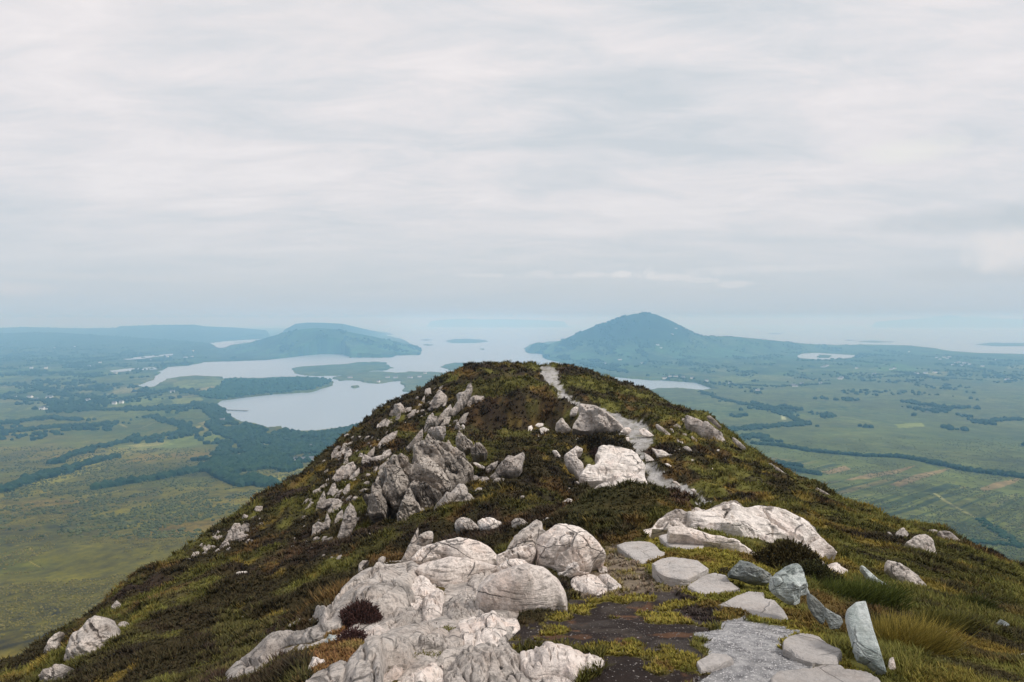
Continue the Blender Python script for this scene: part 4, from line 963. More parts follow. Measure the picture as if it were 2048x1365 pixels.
rock('striped grey ledge between the pink boulder and the egg shaped boulder', 'D', [(90,830),(120,760),(240,690),(380,620),(460,620),(480,670),(540,700),(420,745),(330,790),(240,850),(180,870)], 'grey', 'ground', H=.07, T=.4, sdir=-.4, rough=1.5)
rock('low pale hump between the egg shaped boulder and the big rounded boulder', 'D', [(445,660),(480,600),(560,545),(680,525),(780,550),(850,615),(875,690),(760,700),(600,705),(500,700)], 'pale', 'up', th=45, d0=6.3, H=.10, T=.4, rough=.7)
rock('big rounded boulder with white cracked right half right of the domed boulder', 'D', [(1050,210),(1130,140),(1250,113),(1370,138),(1480,190),(1560,260),(1650,340),(1740,430),(1762,490),(1700,545),(1620,590),(1580,650),(1490,700),(1400,715),(1300,755),(1220,775),(1150,745),(1110,680),(1000,660),(925,600),(915,480),(925,300),(970,240)], 'pale', 'up', th=40, d0=6.7, H=.32, T=.8, sdir=.9, rough=.7, facet=.5, blocky=.3, cuts=[([(1280,340),(1340,370),(1300,500)],-.06,1.8),([(1380,560),(1520,690)],-.05,1.6),([(1440,380),(1540,470),(1590,600)],-.03,1.8),([(1120,640),(1180,540),(1260,520)],-.07,3),([(1020,420),(1100,360),(1200,340)],-.04,3)])
rock('small pale broken block at the foot of the big rounded boulder', 'D', [(1180,700),(1260,680),(1300,600),(1380,565),(1440,600),(1440,680),(1500,690),(1560,690),(1500,720),(1380,730),(1260,775),(1200,770)], 'white', 'up', th=40, d0=6.4, H=.08, T=.3)
rock('tilted grey slab leaning behind the big rounded boulder on its left', 'D', [(545,450),(600,350),(650,260),(740,190),(820,130),(920,62),(985,80),(1005,170),(1045,215),(970,260),(930,320),(925,420),(880,520),(760,520),(640,540),(560,560)], 'grey', 'up', th=42, d0=7.1, H=.14, T=.5, sdir=-.8)
rock('tan hollowed rock under the tilted grey slab', 'D', [(435,560),(450,480),(530,445),(660,405),(780,365),(860,345),(915,400),(900,480),(860,540),(800,570),(700,530),(600,540),(520,580),(470,620)], 'pale', 'up', th=45, d0=6.7, H=.10, T=.4, cuts=[([(560,500),(700,450),(820,440)],-.10,4)])
rock('low pale stone in the moss right of the egg shaped boulder', 'D', [(1335,790),(1400,730),(1510,713),(1600,750),(1700,800),(1785,890),(1745,950),(1680,972),(1560,945),(1460,922),(1360,905),(1325,850)], 'pale', 'ground', H=.10, T=.3, rough=.6, Rr=.2)
rock('small wedge of pale stone touching the low stone on the track side', 'D', [(1635,750),(1740,720),(1830,750),(1900,810),(1948,862),(1880,893),(1800,905),(1740,830)], 'pale', 'ground', H=.07, T=.25, rough=.6)
rock('single round pebble beside the worn track', 'D', [(1662,650),(1710,622),(1770,640),(1775,675),(1730,695),(1672,690)], 'pale', 'ground', H=.04, T=.12, cat='pebble', name='pebble')
rock('square tan block set in the middle left of the outcrop', 'M', [(945,440),(965,410),(1000,388),(1060,440),(1112,470),(1100,490),(1040,495),(950,482)], 'pale', 'ground', H=.08, T=.35, Rr=.15, sdir=0)
rock('upright pink column of rock in the middle of the outcrop', 'M', [(1025,500),(1050,470),(1085,452),(1120,475),(1125,540),(1115,590),(1110,645),(1060,650),(1015,640),(1005,570)], 'pale', 'ground', H=.12, T=.5, sdir=1.5)
rock('mottled grey lump between the pink column and the cracked block', 'M', [(1110,560),(1150,510),(1200,480),(1232,500),(1225,560),(1250,610),(1200,635),(1180,680),(1140,650),(1110,640)], 'grey', 'ground', H=.10, T=.4)
rock('speckled low slab left of the pink column', 'M', [(765,590),(830,530),(900,510),(960,530),(1015,560),(1020,620),(1000,645),(930,650),(870,670),(800,660),(760,630)], 'grey', 'ground', H=.08, T=.35, rough=1.3)
rock('pale mossy shelf above the speckled slab', 'M', [(760,540),(790,490),(850,470),(930,480),(1000,500),(1020,520),(1000,560),(900,560),(820,570)], 'pale', 'ground', H=.06, T=.35)
rock('flat pink band of rock beside the purple heather clump', 'M', [(690,665),(740,650),(810,640),(878,655),(862,692),(810,722),(745,758),(712,740),(705,700)], 'pale', 'ground', H=.07, T=.35, rough=.8)
rock('long sloping grey bedrock running to the lower left edge below the outcrop', 'M', [(820,705),(880,665),(960,640),(1040,640),(1065,665),(1055,720),(1010,770),(960,830),(930,850),(830,850),(810,900),(800,1000),(380,1000),(440,905),(520,860),(600,845),(650,850),(720,785),(780,735)], 'grey', 'ground', H=.16, T=.6, sdir=-.55, rough=1.4, cuts=[([(620,860),(720,800),(820,770)],-.03,2),([(790,780),(800,900)],-.03,2)])
rock('tan flat topped block below the egg shaped boulder', 'M', [(1172,680),(1200,630),(1290,605),(1400,610),(1500,618),(1508,660),(1445,710),(1405,765),(1310,765),(1220,752),(1180,722)], 'pale', 'ground', H=.12, T=.4, rough=.7, Rr=.18, cuts=[([(1180,700),(1220,722),(1280,715)],-.05,1.2)])
rock('ribbed pointed rock rising from the moss near the bottom edge', 'C', [(790,1100),(850,990),(950,900),(1120,810),(1270,748),(1370,790),(1420,900),(1435,965),(1250,1005),(1100,1065),(900,1155),(780,1225)], 'grey', 'ground', th=55, H=.14, T=.35, sdir=1.3, rough=1.6)
rock('narrow plank of tan rock lying in the moss at the bottom edge', 'C', [(435,1300),(560,1220),(650,1178),(722,1168),(705,1240),(560,1312),(440,1345)], 'pale', 'ground', H=.05, T=.15, rough=.6)
rock('low pale rock cut by the bottom edge left of the large grey block', 'C', [(1010,1200),(1100,1150),(1290,1160),(1280,1300),(1330,1500),(900,1600),(560,1520),(640,1380),(850,1300)], 'pale', 'ground', H=.10, T=.4)
rock('large grey block with a mossy hollow at the bottom edge', 'M', [(1235,770),(1330,748),(1420,752),(1485,780),(1512,825),(1508,870),(1560,925),(1600,990),(1380,1010),(1100,1010),(1130,905),(1180,830)], 'grey', 'ground', H=.16, T=.5, sdir=1.2, rough=1.1, cuts=[([(1330,830),(1390,850),(1410,900)],-.09,5),([(1410,850),(1480,890)],-.06,3)])
rock('wide tan wedge of rock with a pointed right end at the bottom edge', 'E', [(680,970),(800,945),(1100,918),(1400,958),(1650,1008),(1835,1065),(1815,1115),(1650,1175),(1510,1215),(1420,1320),(1300,1290),(1150,1275),(920,1305),(800,1290),(690,1200),(668,1060)], 'pale', 'ground', H=.12, T=.4, rough=.7, Rr=.22)
rock('flat tan rock under the wide wedge cut by the bottom edge', 'E', [(880,1350),(1000,1300),(1150,1282),(1340,1310),(1420,1400),(1450,1600),(860,1600)], 'pale', 'ground', H=.06, T=.3, rough=.6)
rock('pale stone half sunk in the orange grass by the left tongue', 'A', [(1200,1190),(1250,1060),(1300,1030),(1360,1060),(1430,1060),(1440,1090),(1320,1130),(1240,1190)], 'pale', 'ground', H=.05, T=.2)
rock('small greenish stone in grass above the orange patch', 'A', [(1420,810),(1500,750),(1590,715),(1570,770),(1500,830),(1440,840)], 'green', 'ground', H=.04, T=.15)
rock('thin tapering grey rock leaning behind the domed boulder', 'B', [(1095,575),(1150,480),(1200,370),(1250,270),(1290,200),(1340,100),(1330,200),(1290,330),(1400,370),(1370,420),(1270,480),(1210,560)], 'grey', 'up', th=45, d0=7.8, H=.06, T=.25)
rock('rounded grey stone perched behind the thin tapering rock', 'B', [(1295,290),(1370,200),(1480,150),(1540,165),(1525,260),(1440,330),(1380,370),(1310,330)], 'grey', 'up', th=35, d0=8.2, H=.1, T=.25)
rock('cracked tan shelf left of the domed boulder', 'B', [(1245,520),(1330,430),(1400,375),(1520,330),(1660,338),(1750,400),(1795,470),(1770,545),(1600,565),(1430,580),(1280,580)], 'pale', 'up', th=45, d0=7.3, H=.09, T=.35, cuts=[([(1600,470),(1700,545)],-.09,2)])
rock('curled grey horn of rock on the left rim of the outcrop', 'B', [(425,880),(455,780),(520,720),(530,610),(580,560),(660,555),(600,605),(565,660),(620,715),(560,800),(480,860)], 'grey', 'up', th=38, d0=6.9, H=.05, T=.2)
rock('little pale finger of rock on the left rim of the outcrop', 'B', [(775,640),(800,530),(850,498),(890,510),(875,580),(850,620),(800,660)], 'grey', 'up', th=25, d0=7.2, H=.03, T=.12)
rock('ragged low ridge of grey rock on the rim above the long rock back', 'B', [(640,760),(720,690),(860,650),(900,590),(1000,560),(1100,560),(1240,540),(1300,580),(1200,640),(1050,690),(900,740),(760,790)], 'grey', 'ground', th=50, H=.08, T=.3, rough=1.5)
# stones behind the outcrop
rock('grey rounded stone left of the white split stone behind the outcrop', 'G', [(1190,1240),(1210,1195),(1260,1168),(1330,1170),(1400,1210),(1475,1290),(1440,1325),(1300,1325),(1200,1300)], 'grey', 'up', th=35, H=.2, T=.5)
rock('white split stone with a dark notch behind the outcrop', 'G', [(1450,1215),(1500,1182),(1560,1168),(1640,1185),(1735,1228),(1690,1290),(1620,1325),(1540,1325),(1480,1285)], 'white', 'up', th=35, H=.18, T=.5, cuts=[([(1530,1180),(1560,1220)],-.15,2.5)])
rock('small pale grey stone behind the tilted slab', 'G', [(1838,1215),(1880,1180),(1960,1188),(2040,1245),(1990,1312),(1900,1325),(1850,1285)], 'grey', 'up', th=35, H=.16, T=.4)
rock('squat pale stone above the tilted slab near the heather mound', 'T', [(1185,400),(1215,350),(1260,355),(1290,395),(1250,415),(1200,415)], 'pale', 'up', th=30, H=.12, T=.3)
rock('flat white stone in the heather above the big rounded boulder', 'T', [(1340,385),(1400,360),(1450,375),(1460,405),(1400,410),(1360,400)], 'white', 'up', th=40, H=.1, T=.3)
rock('pair of grey humps at the left foot of the heather mound', 'H', [(355,1340),(365,1280),(395,1260),(425,1240),(480,1248),(525,1310),(450,1345),(400,1370)], 'grey', 'up', th=35, H=.2, T=.5)
rock('thin pale strip of stone over the orange patch behind the rounded boulder', 'T', [(1390,460),(1440,440),(1520,450),(1460,470)], 'pale', 'ground', H=.05, T=.2)
# the dark crag on the left of the ridge
cr = [
 ('tall front tooth of the dark crag pointing down to the heather', [(520,1290),(550,1140),(600,1000),(640,880),(680,815),(720,920),(790,1040),(805,1090),(735,1140),(680,1240),(600,1345),(545,1330)], 18.8, 30, .5, 1.1),
 ('lower right foot of the crag beside its front tooth', [(675,1260),(740,1140),(820,1055),(895,1120),(870,1210),(800,1270),(720,1320),(660,1340)], 19.2, 35, .35, 1.1),
 ('main triangular face of the dark crag', [(670,770),(720,640),(790,520),(840,462),(890,465),(980,560),(1065,640),(1115,700),(1165,800),(1140,880),(1050,900),(960,885),(880,830),(770,750)], 21.2, 33, .9, .95),
 ('broken lower face of the crag under its main triangle', [(680,790),(760,745),(860,815),(960,875),(1045,900),(1020,970),(930,1050),(870,1080),(810,1050),(770,980),(705,890)], 20.0, 38, .5, 1.0),
 ('left buttress of the dark crag with a rounded shoulder', [(385,610),(420,540),(490,468),(535,475),(565,600),(625,680),(660,760),(650,860),(605,980),(560,1070),(500,1060),(425,990),(365,890),(395,760),(345,720)], 20.6, 32, .6, 1.25),
 ('square block topping the left buttress of the crag', [(490,490),(575,455),(655,475),(650,545),(570,585),(525,545)], 21.6, 35, .25, .8),
 ('low left foot of the crag split by a dark cleft', [(150,955),(240,895),(248,800),(290,765),(345,800),(362,880),(405,960),(385,1060),(385,1135),(240,1160),(195,1080),(225,980)], 20.0, 35, .5, 1.3),
 ('upper left pinnacle of the crag against the heather', [(715,530),(715,480),(738,375),(758,305),(855,285),(905,400),(940,450),(885,475),(840,480),(770,570),(725,590)], 22.8, 30, .45, 1.2),
 ('leaning slab with yellow lichen at the very top of the crag', [(845,290),(880,215),(915,200),(960,260),(1025,350),(1085,420),(1125,470),(1105,560),(1040,515),(960,445),(895,385)], 22.2, 28, .3, .85),
 ('right hand face of the crag with white quartz streaks', [(1155,410),(1200,365),(1295,460),(1355,540),(1405,600),(1365,670),(1280,670),(1220,600),(1175,510)], 22.3, 33, .4, .9),
 ('shadowed inner face between the two halves of the crag', [(1100,580),(1155,430),(1205,560),(1280,660),(1300,720),(1245,790),(1180,810),(1120,690)], 21.9, 30, .4, 1.1),
 ('small pointed tooth on the crest of the crag', [(1075,345),(1120,285),(1165,360),(1155,425),(1090,390)], 23.5, 22, .15, 1.0),
 ('tall wedge shaped rock standing right of the crag top', [(1205,340),(1208,250),(1238,170),(1300,240),(1395,310),(1370,375),(1290,410),(1235,380)], 25.0, 25, .35, .9),
 ('blunt rock on the right of the tall wedge with a pink face', [(1375,390),(1420,318),(1480,318),(1560,412),(1525,455),(1430,468),(1380,440)], 24.8, 30, .3, .9)]
rock('shadowed core of the dark crag behind its teeth', 'G', [(210,1120),(250,820),(340,770),(400,560),(500,480),(640,470),(700,560),(730,330),(860,280),(960,300),(1090,330),(1200,400),(1300,500),(1370,610),(1300,740),(1200,830),(1120,900),(1000,960),(900,1100),(720,1200),(620,1260),(560,1180),(420,1100)], 'crag', 'up', th=40, d0=20.9, H=.35, T=1.5, sdir=1.0, rough=2.4, facet=.6, name='crag', Rr=.10)
for l_, p_, d_, t_, h_, s_ in cr: rock(l_, 'G', p_, 'crag', 'up', th=t_, d0=d_, H=h_, T=h_ * 2 + .3, sdir=s_, rough=2.1, facet=.8, name='crag', Rr=.11)
rock('layered grey rock mass at the lower right of the crag', 'G', [(945,1150),(975,1040),(1060,955),(1160,880),(1230,785),(1335,820),(1345,890),(1405,950),(1405,1015),(1350,1065),(1230,1065),(1150,1135),(1060,1205),(1000,1255),(950,1235)], 'grey', 'up', th=45, d0=18.3, H=.45, T=.8, sdir=-.75, rough=1.9, name='crag')
rock('thin lip of rock right of the layered mass', 'G', [(1390,895),(1460,838),(1555,825),(1545,872),(1460,915)], 'grey', 'ground', H=.1, T=.3)
rock('ragged pale ridge of layered rock in the heather right of the crag', 'G', [(1590,705),(1660,640),(1720,540),(1800,465),(1860,485),(1960,422),(1985,460),(1965,560),(1930,655),(1850,675),(1770,665),(1680,715),(1620,755)], 'flank', 'up', th=40, d0=21.6, H=.35, T=.6, sdir=-.75, rough=1.8)
rock('pale block below the ragged ridge of layered rock', 'G', [(1605,790),(1660,718),(1755,728),(1745,795),(1660,828)], 'flank', 'up', th=38, d0=20.4, H=.2, T=.4)
rock('small tongue of rock left of the ragged ridge', 'G', [(1540,610),(1620,548),(1685,525),(1645,592),(1570,640)], 'flank', 'up', th=40, d0=22.6, H=.12, T=.3)
rock('lone triangular stone in the heather right of the crag', 'G', [(1870,915),(1905,870),(1940,848),(1985,890),(1965,915)], 'grey', 'up', th=30, H=.15, T=.3)
rock('low jumble of pale stones under the crag right face', 'G', [(1330,700),(1400,690),(1500,730),(1560,700),(1600,760),(1500,800),(1420,780),(1350,760)], 'flank', 'ground', H=.15, T=.4, rough=1.8)
rock('white sliver of stone in the dark hollow beside the crag', 'G', [(1400,545),(1440,545),(1530,590),(1525,612),(1450,585)], 'white', 'up', th=40, d0=22.5, H=.05, T=.15)
rock('leaning rib of rock running up left from the crag top', 'G', [(635,375),(700,308),(760,228),(825,155),(822,240),(770,300),(722,345),(662,388)], 'flank', 'up', th=35, d0=26.5, H=.2, T=.5, sdir=-.9)
rock('broken rock rib above the leaning rib', 'G', [(850,130),(870,60),(930,10),(990,20),(970,90),(900,120),(840,180)], 'flank', 'up', th=35, d0=29, H=.25, T=.5, rough=1.6)
rock('scatter block right above the yellow slab', 'G', [(880,200),(920,140),(990,140),(1080,130),(1090,190),(1050,260),(990,250),(940,230)], 'flank', 'up', th=40, d0=26, H=.3, T=.5, rough=1.8)
rock('pale pyramid stone under the heather overhang', 'G', [(1190,160),(1205,105),(1218,75),(1255,120),(1240,160)], 'flank', 'up', th=25, d0=28, H=.15, T=.3)
rock('bright white round stone under the heather overhang', 'G', [(1262,130),(1285,110),(1308,135),(1288,157)], 'white', 'up', th=35, d0=28, H=.12, T=.25)
# high on the knoll
rock('upper grey rock face on the left side of the knoll', 'Q', [(615,345),(635,280),(680,240),(715,275),(700,310),(650,345)], 'flank', 'up', th=35, H=.5, T=1, sdir=-.8)
rock('winding rib of pale rock climbing the knoll', 'Q', [(718,375),(765,320),(780,290),(770,262),(820,240),(835,205),(855,192),(860,228),(835,290),(800,330),(745,378)], 'flank', 'up', th=38, H=.6, T=1, sdir=-.8, rough=1.8)
rock('pale rock spill right of the winding rib', 'Q', [(840,295),(870,270),(930,270),(910,290),(860,300),(830,315)], 'flank', 'ground', H=.25, T=.5, rough=1.6)
rock('pale rock patch near the left skyline of the knoll', 'Q', [(400,375),(405,325),(440,308),(465,340),(450,380),(420,385)], 'flank', 'up', th=35, H=.5, T=1, rough=1.7)
rock('broken rock rib falling from the knoll to the crag', 'Q', [(590,445),(600,400),(630,365),(640,395),(625,425),(605,450)], 'flank', 'up', th=35, H=.4, T=.8, rough=1.7)
rock('little summit rock on the highest point of the knoll', 'Q', [(890,118),(905,95),(925,82),(945,76),(952,95),(985,88),(990,108),(950,112),(915,122)], 'flank', 'up', th=28, d0=59, H=.5, T=1)
# flank rock masses
for l_, tg_, p_, tn in [
 ('pale rock mass low on the left flank, nearest the outcrop', 'I', [(1790,770),(1830,640),(1870,480),(1930,375),(1985,425),(2005,560),(1945,700),(1900,775),(1820,805)], 'flank'),
 ('narrow rock mass left of the pale mass on the left flank', 'I', [(1495,770),(1510,640),(1560,595),(1640,600),(1675,480),(1705,560),(1690,650),(1600,690),(1560,740),(1510,775)], 'flank'),
 ('rock patch high on the left flank under the skyline heather', 'I', [(1765,60),(1830,15),(1900,-5),(1930,40),(1900,110),(1820,142),(1775,115)], 'flank'),
 ('long rock streak in the middle of the left flank', 'I', [(1690,240),(1740,150),(1775,180),(1760,250),(1720,290)], 'flank'),
 ('jagged rock band crossing the left flank', 'I', [(1560,430),(1600,340),(1700,330),(1800,330),(1860,380),(1800,440),(1700,400),(1620,440)], 'flank'),
 ('pale rocks on the skyline edge of the left flank', 'I', [(550,790),(600,700),(640,640),(700,720),(780,740),(760,820),(680,830),(600,820)], 'flank'),
 ('grey rock low on the skyline edge of the left flank', 'I', [(440,900),(480,830),(540,800),(560,860),(500,910)], 'flank'),
 ('smooth grey skyline stone at the bend of the left flank', 'I', [(580,660),(620,610),(680,610),(690,660),(620,690)], 'flank'),
 ('lowest skyline rock of the left flank', 'I', [(60,1040),(90,1000),(130,1010),(120,1045)], 'flank'),
 ('second lowest skyline rock of the left flank', 'I', [(125,990),(150,940),(215,930),(210,975),(160,1000)], 'flank'),
 ('grey slab on the upper skyline edge of the left flank', 'I', [(840,460),(870,410),(940,415),(930,470),(880,490)], 'flank'),
 ('thin pale streak of rock pointing up right on the left flank', 'I', [(1375,480),(1440,430),(1480,400),(1470,430),(1400,490)], 'flank'),
 ('thin pale blade of rock below the long rock streak', 'I', [(1310,560),(1380,515),(1385,530),(1320,575)], 'flank'),
 ('long thin ledge at the foot of the left flank rocks', 'I', [(1560,870),(1640,790),(1740,760),(1720,790),(1640,830),(1575,880)], 'flank'),
 ('rock wall high on the left flank beneath the skyline wood', 'R', [(520,1130),(560,1040),(640,960),(720,930),(755,980),(700,1060),(640,1130),(570,1165)], 'flank'),
 ('speckled rock cluster above the left buttress of the crag', 'R', [(810,930),(840,850),(880,860),(920,880),(980,870),(1080,850),(1060,900),(980,950),(900,955),(840,975)], 'flank'),
 ('rock rib pointing up between the skyline and the crag', 'R', [(1000,740),(1040,680),(1085,640),(1115,665),(1080,740),(1020,790)], 'flank'),
 ('skyline rocks where the left flank meets the near wood', 'R', [(500,880),(540,830),(620,790),(660,820),(620,880),(560,900)], 'flank'),
 ('rock shelf below the rock wall on the left flank', 'R', [(430,1300),(470,1200),(510,1170),(530,1220),(490,1300)], 'flank'),
 ('pale double rock on the slope under the knoll skyline', 'R', [(1080,520),(1110,450),(1140,470),(1110,530)], 'flank'),
 ('cream stone on the slope under the knoll skyline', 'R', [(985,545),(1000,500),(1025,510),(1030,545)], 'white'),
 ('pale stone just under the shoulder skyline of the knoll', 'R', [(1455,300),(1470,270),(1495,280),(1490,310)], 'flank'),
 ('rock face in the heather under the shoulder of the knoll', 'R', [(1600,320),(1640,220),(1700,140),(1740,170),(1750,250),(1690,310),(1640,325)], 'flank')]:
    rock(l_, tg_, p_, tn, 'up', th=38, sdir=-.8, rough=1.9, H=None, facet=.5, Rr=.22)
# jagged bedrock teeth breaking through the left flank
def teeth(pts, n, smin, smax, label, group, tone='flank', ang=-52, elong=2.5):
    P = np.array(pts, float); c_ = 0
    while c_ < n:
        px, py = rng.uniform(P[:, 0].min(), P[:, 0].max()), rng.uniform(P[:, 1].min(), P[:, 1].max())
        if not pip(np.array([px]), np.array([py]), P)[0]: continue
        s_ = .8 * (smin + (smax - smin) * rng.random() ** 1.7); a_ = R(ang + rng.uniform(-18, 18)); k_ = int(rng.integers(4, 7)); el = elong * rng.uniform(.7, 1.25)
        o_ = []
        for i_ in range(k_):
            t_ = 6.283 * (i_ + rng.uniform(-.3, .3)) / k_; rr_ = s_ * rng.uniform(.5, 1.0)
            ex, ey = rr_ * el * math.cos(t_), rr_ * math.sin(t_); o_.append((px + ex * math.cos(a_) - ey * math.sin(a_), py + ex * math.sin(a_) + ey * math.cos(a_)))
        rock(label, 'X', o_, tone if rng.random() < .5 else 'crag', 'up', th=40 + rng.uniform(-8, 10), sdir=-.85, rough=1.2, facet=.85, Rr=.09, step=1.5, pull=.008, group=group, name='bedrock_tooth'); c_ += 1
teeth([(712,870),(735,862),(790,870),(780,930),(740,960),(690,990),(670,960)], 18, 4, 13, 'jagged pale bedrock tooth between the skyline wood and the crag', 'bedrock teeth left of the crag')
teeth([(640,930),(665,905),(705,880),(700,930),(670,980),(640,960)], 14, 4, 10, 'small bedrock tooth on the skyline left of the crag', 'bedrock teeth on the upper skyline')
teeth([(600,990),(640,960),(700,1000),(735,1060),(700,1080),(640,1080),(600,1060)], 18, 5, 16, 'jagged pale bedrock tooth low on the left flank', 'bedrock teeth low on the left flank')
teeth([(385,1108),(415,1076),(462,1043),(505,1020),(510,1050),(470,1082),(420,1105)], 18, 3, 10, 'pale bedrock tooth along the lower left skyline', 'bedrock teeth on the lower left skyline', ang=-42)
teeth([(745,840),(800,800),(850,785),(900,765),(890,810),(840,840),(780,865)], 13, 4, 11, 'small bedrock tooth on the shoulder of the knoll', 'bedrock teeth on the knoll shoulder')
teeth([(850,860),(880,830),(935,800),(945,790),(935,830),(900,870),(865,880)], 9, 6, 14, 'pale bedrock tooth in the rib between knoll and crag', 'bedrock teeth above the crag')
teeth([(740,1000),(755,950),(775,930),(780,990),(765,1040),(745,1030)], 6, 8, 16, 'dark bedrock tooth against the left buttress of the crag', 'bedrock teeth beside the crag', 'crag')
teeth([(1330,855),(1350,850),(1400,880),(1440,900),(1430,915),(1350,880)], 6, 4, 8, 'small pale bedrock tooth below the long flank slab', 'bedrock teeth on the right flank', ang=38)
# bottom left rocks
rock('big grey boulder standing on the lower left skyline', 'J', [(870,1070),(880,1000),(920,880),(940,760),(1000,690),(1100,640),(1180,540),(1290,450),(1370,465),(1420,560),(1430,660),(1500,720),(1520,800),(1440,870),(1425,960),(1350,1015),(1250,1110),(1150,1105),(1020,1095),(940,1115)], 'grey', 'up', th=30, H=.35, T=.9, sdir=1.0, facet=.8, cuts=[([(1070,680),(1110,790)],-.05,3),([(1320,720),(1440,850)],-.05,3)])
rock('thin curved rock with a white edge left of the big skyline boulder', 'J', [(578,1050),(600,920),(650,830),(690,760),(740,710),(820,670),(780,740),(740,800),(760,900),(785,940),(700,960),(640,1035)], 'grey', 'up', th=32, H=.12, T=.4)
rock('rough grey rock under the big skyline boulder cut by the bottom edge', 'J', [(545,1280),(620,1190),(700,1170),(770,1105),(930,1150),(870,1250),(800,1330),(740,1420),(600,1440),(550,1380)], 'grey', 'up', th=38, H=.2, T=.5, rough=1.5)
rock('small pinkish rock above and right of the big skyline boulder', 'J', [(1470,430),(1530,320),(1590,248),(1635,320),(1605,380),(1520,420)], 'grey', 'up', th=35, H=.12, T=.3)
rock('small mossy grey rock right of the big skyline boulder', 'J', [(1575,620),(1650,540),(1725,535),(1710,620),(1640,682)], 'grey', 'up', th=38, H=.1, T=.3)
rock('sliver of pale stone low in the heather right of the bottom left rocks', 'J', [(1010,1270),(1060,1215),(1110,1190),(1080,1240),(1030,1280)], 'grey', 'ground', H=.05, T=.2)
for l_, p_ in [('flat white stone lying alone in the dark heather of the left flank', [(1378,530),(1400,522),(1445,520),(1430,535),(1390,543)]), ('tiny white stone in heather below the skyline rocks', [(1475,455),(1483,449),(1490,456),(1482,462)]),
 ('tiny white stone in the middle of the dark left flank', [(1663,632),(1671,624),(1680,631),(1672,640)]), ('pale stone with a rusty patch on the dark left flank', [(1408,795),(1418,780),(1432,788),(1430,803),(1415,806)]), ('low tan stone near the bottom of the left flank', [(1245,1020),(1270,1008),(1295,1018),(1280,1030),(1255,1030)])]:
    rock(l_, 'S', p_, 'white', 'up', th=45, H=.05, T=.2, rough=.6)
# white slab beside the path and its neighbours
rock('large white quartz slab beside the path', 'H', [(780,655),(840,636),(920,640),(1000,650),(1090,665),(1165,682),(1235,760),(1300,860),(1312,1000),(1332,1100),(1170,1122),(1060,1162),(920,1175),(930,1060),(850,1030),(740,1032),(640,1042),(565,1000),(595,930),(650,845),(720,870),(790,800),(740,735)], 'white', 'up', th=58, pull=.045, H=.20, T=.9, sdir=.35, rough=1.0, facet=.3, Rr=.12, blocky=.45, cuts=[([(850,900),(855,1000)],-.03,1.5),([(1000,850),(1150,890),(1280,920)],-.015,1.5)])
rock('white rock left of the quartz slab behind a tongue of heather', 'H', [(392,745),(460,690),(530,635),(600,668),(590,705),(532,725),(545,780),(605,840),(610,920),(565,1000),(500,912),(428,860)], 'white', 'up', th=42, H=.25, T=.6, sdir=1.0)
rock('broken white blocks at the foot of the quartz slab', 'H', [(680,1165),(760,1100),(830,1060),(900,1045),(935,1090),(905,1150),(820,1172),(740,1180)], 'white', 'up', th=42, H=.2, T=.5, rough=1.8)
rock('flat white rock showing between the quartz slab and the heather mound', 'H', [(575,1265),(620,1215),(690,1190),(830,1188),(780,1235),(700,1282),(620,1295)], 'white', 'ground', th=50, H=.15, T=.4, rough=1.3)
rock('egg shaped white stone left of the quartz slab', 'H', [(255,690),(300,690),(355,760),(340,785),(300,765)], 'white', 'up', th=40, H=.15, T=.3)
rock('pale rock fragment left below the quartz slab', 'H', [(500,1050),(540,1040),(575,1080),(540,1095)], 'flank', 'up', th=40, H=.1, T=.3)
rock('large pointed boulder the path bends around', 'H', [(488,440),(500,390),(540,330),(572,250),(556,188),(600,165),(650,158),(760,188),(860,245),(960,315),(1010,370),(1060,440),(1030,472),(900,474),(740,472),(600,464)], 'grey', 'up', th=32, H=.75, T=1.6, sdir=.5, facet=.85, rough=.9, cuts=[([(590,245),(700,330),(725,470)],-.08,3.5),([(560,180),(640,270),(760,285),(900,330),(1050,440)],.09,5)])
rock('small white rock at the left shoulder of the pointed boulder', 'H', [(455,292),(468,222),(520,192),(556,208),(530,280)], 'white', 'up', th=35, H=.2, T=.4)
rock('small cone shaped rock left of the pointed boulder', 'H', [(286,465),(298,380),(345,330),(368,318),(405,370),(475,452),(440,485),(340,504)], 'grey', 'up', th=30, H=.35, T=.7)
rock('orange stained stone at the right end of the pointed boulder', 'H', [(1030,480),(1070,430),(1130,430),(1155,462),(1120,495)], 'pale', 'up', th=40, H=.15, T=.3)
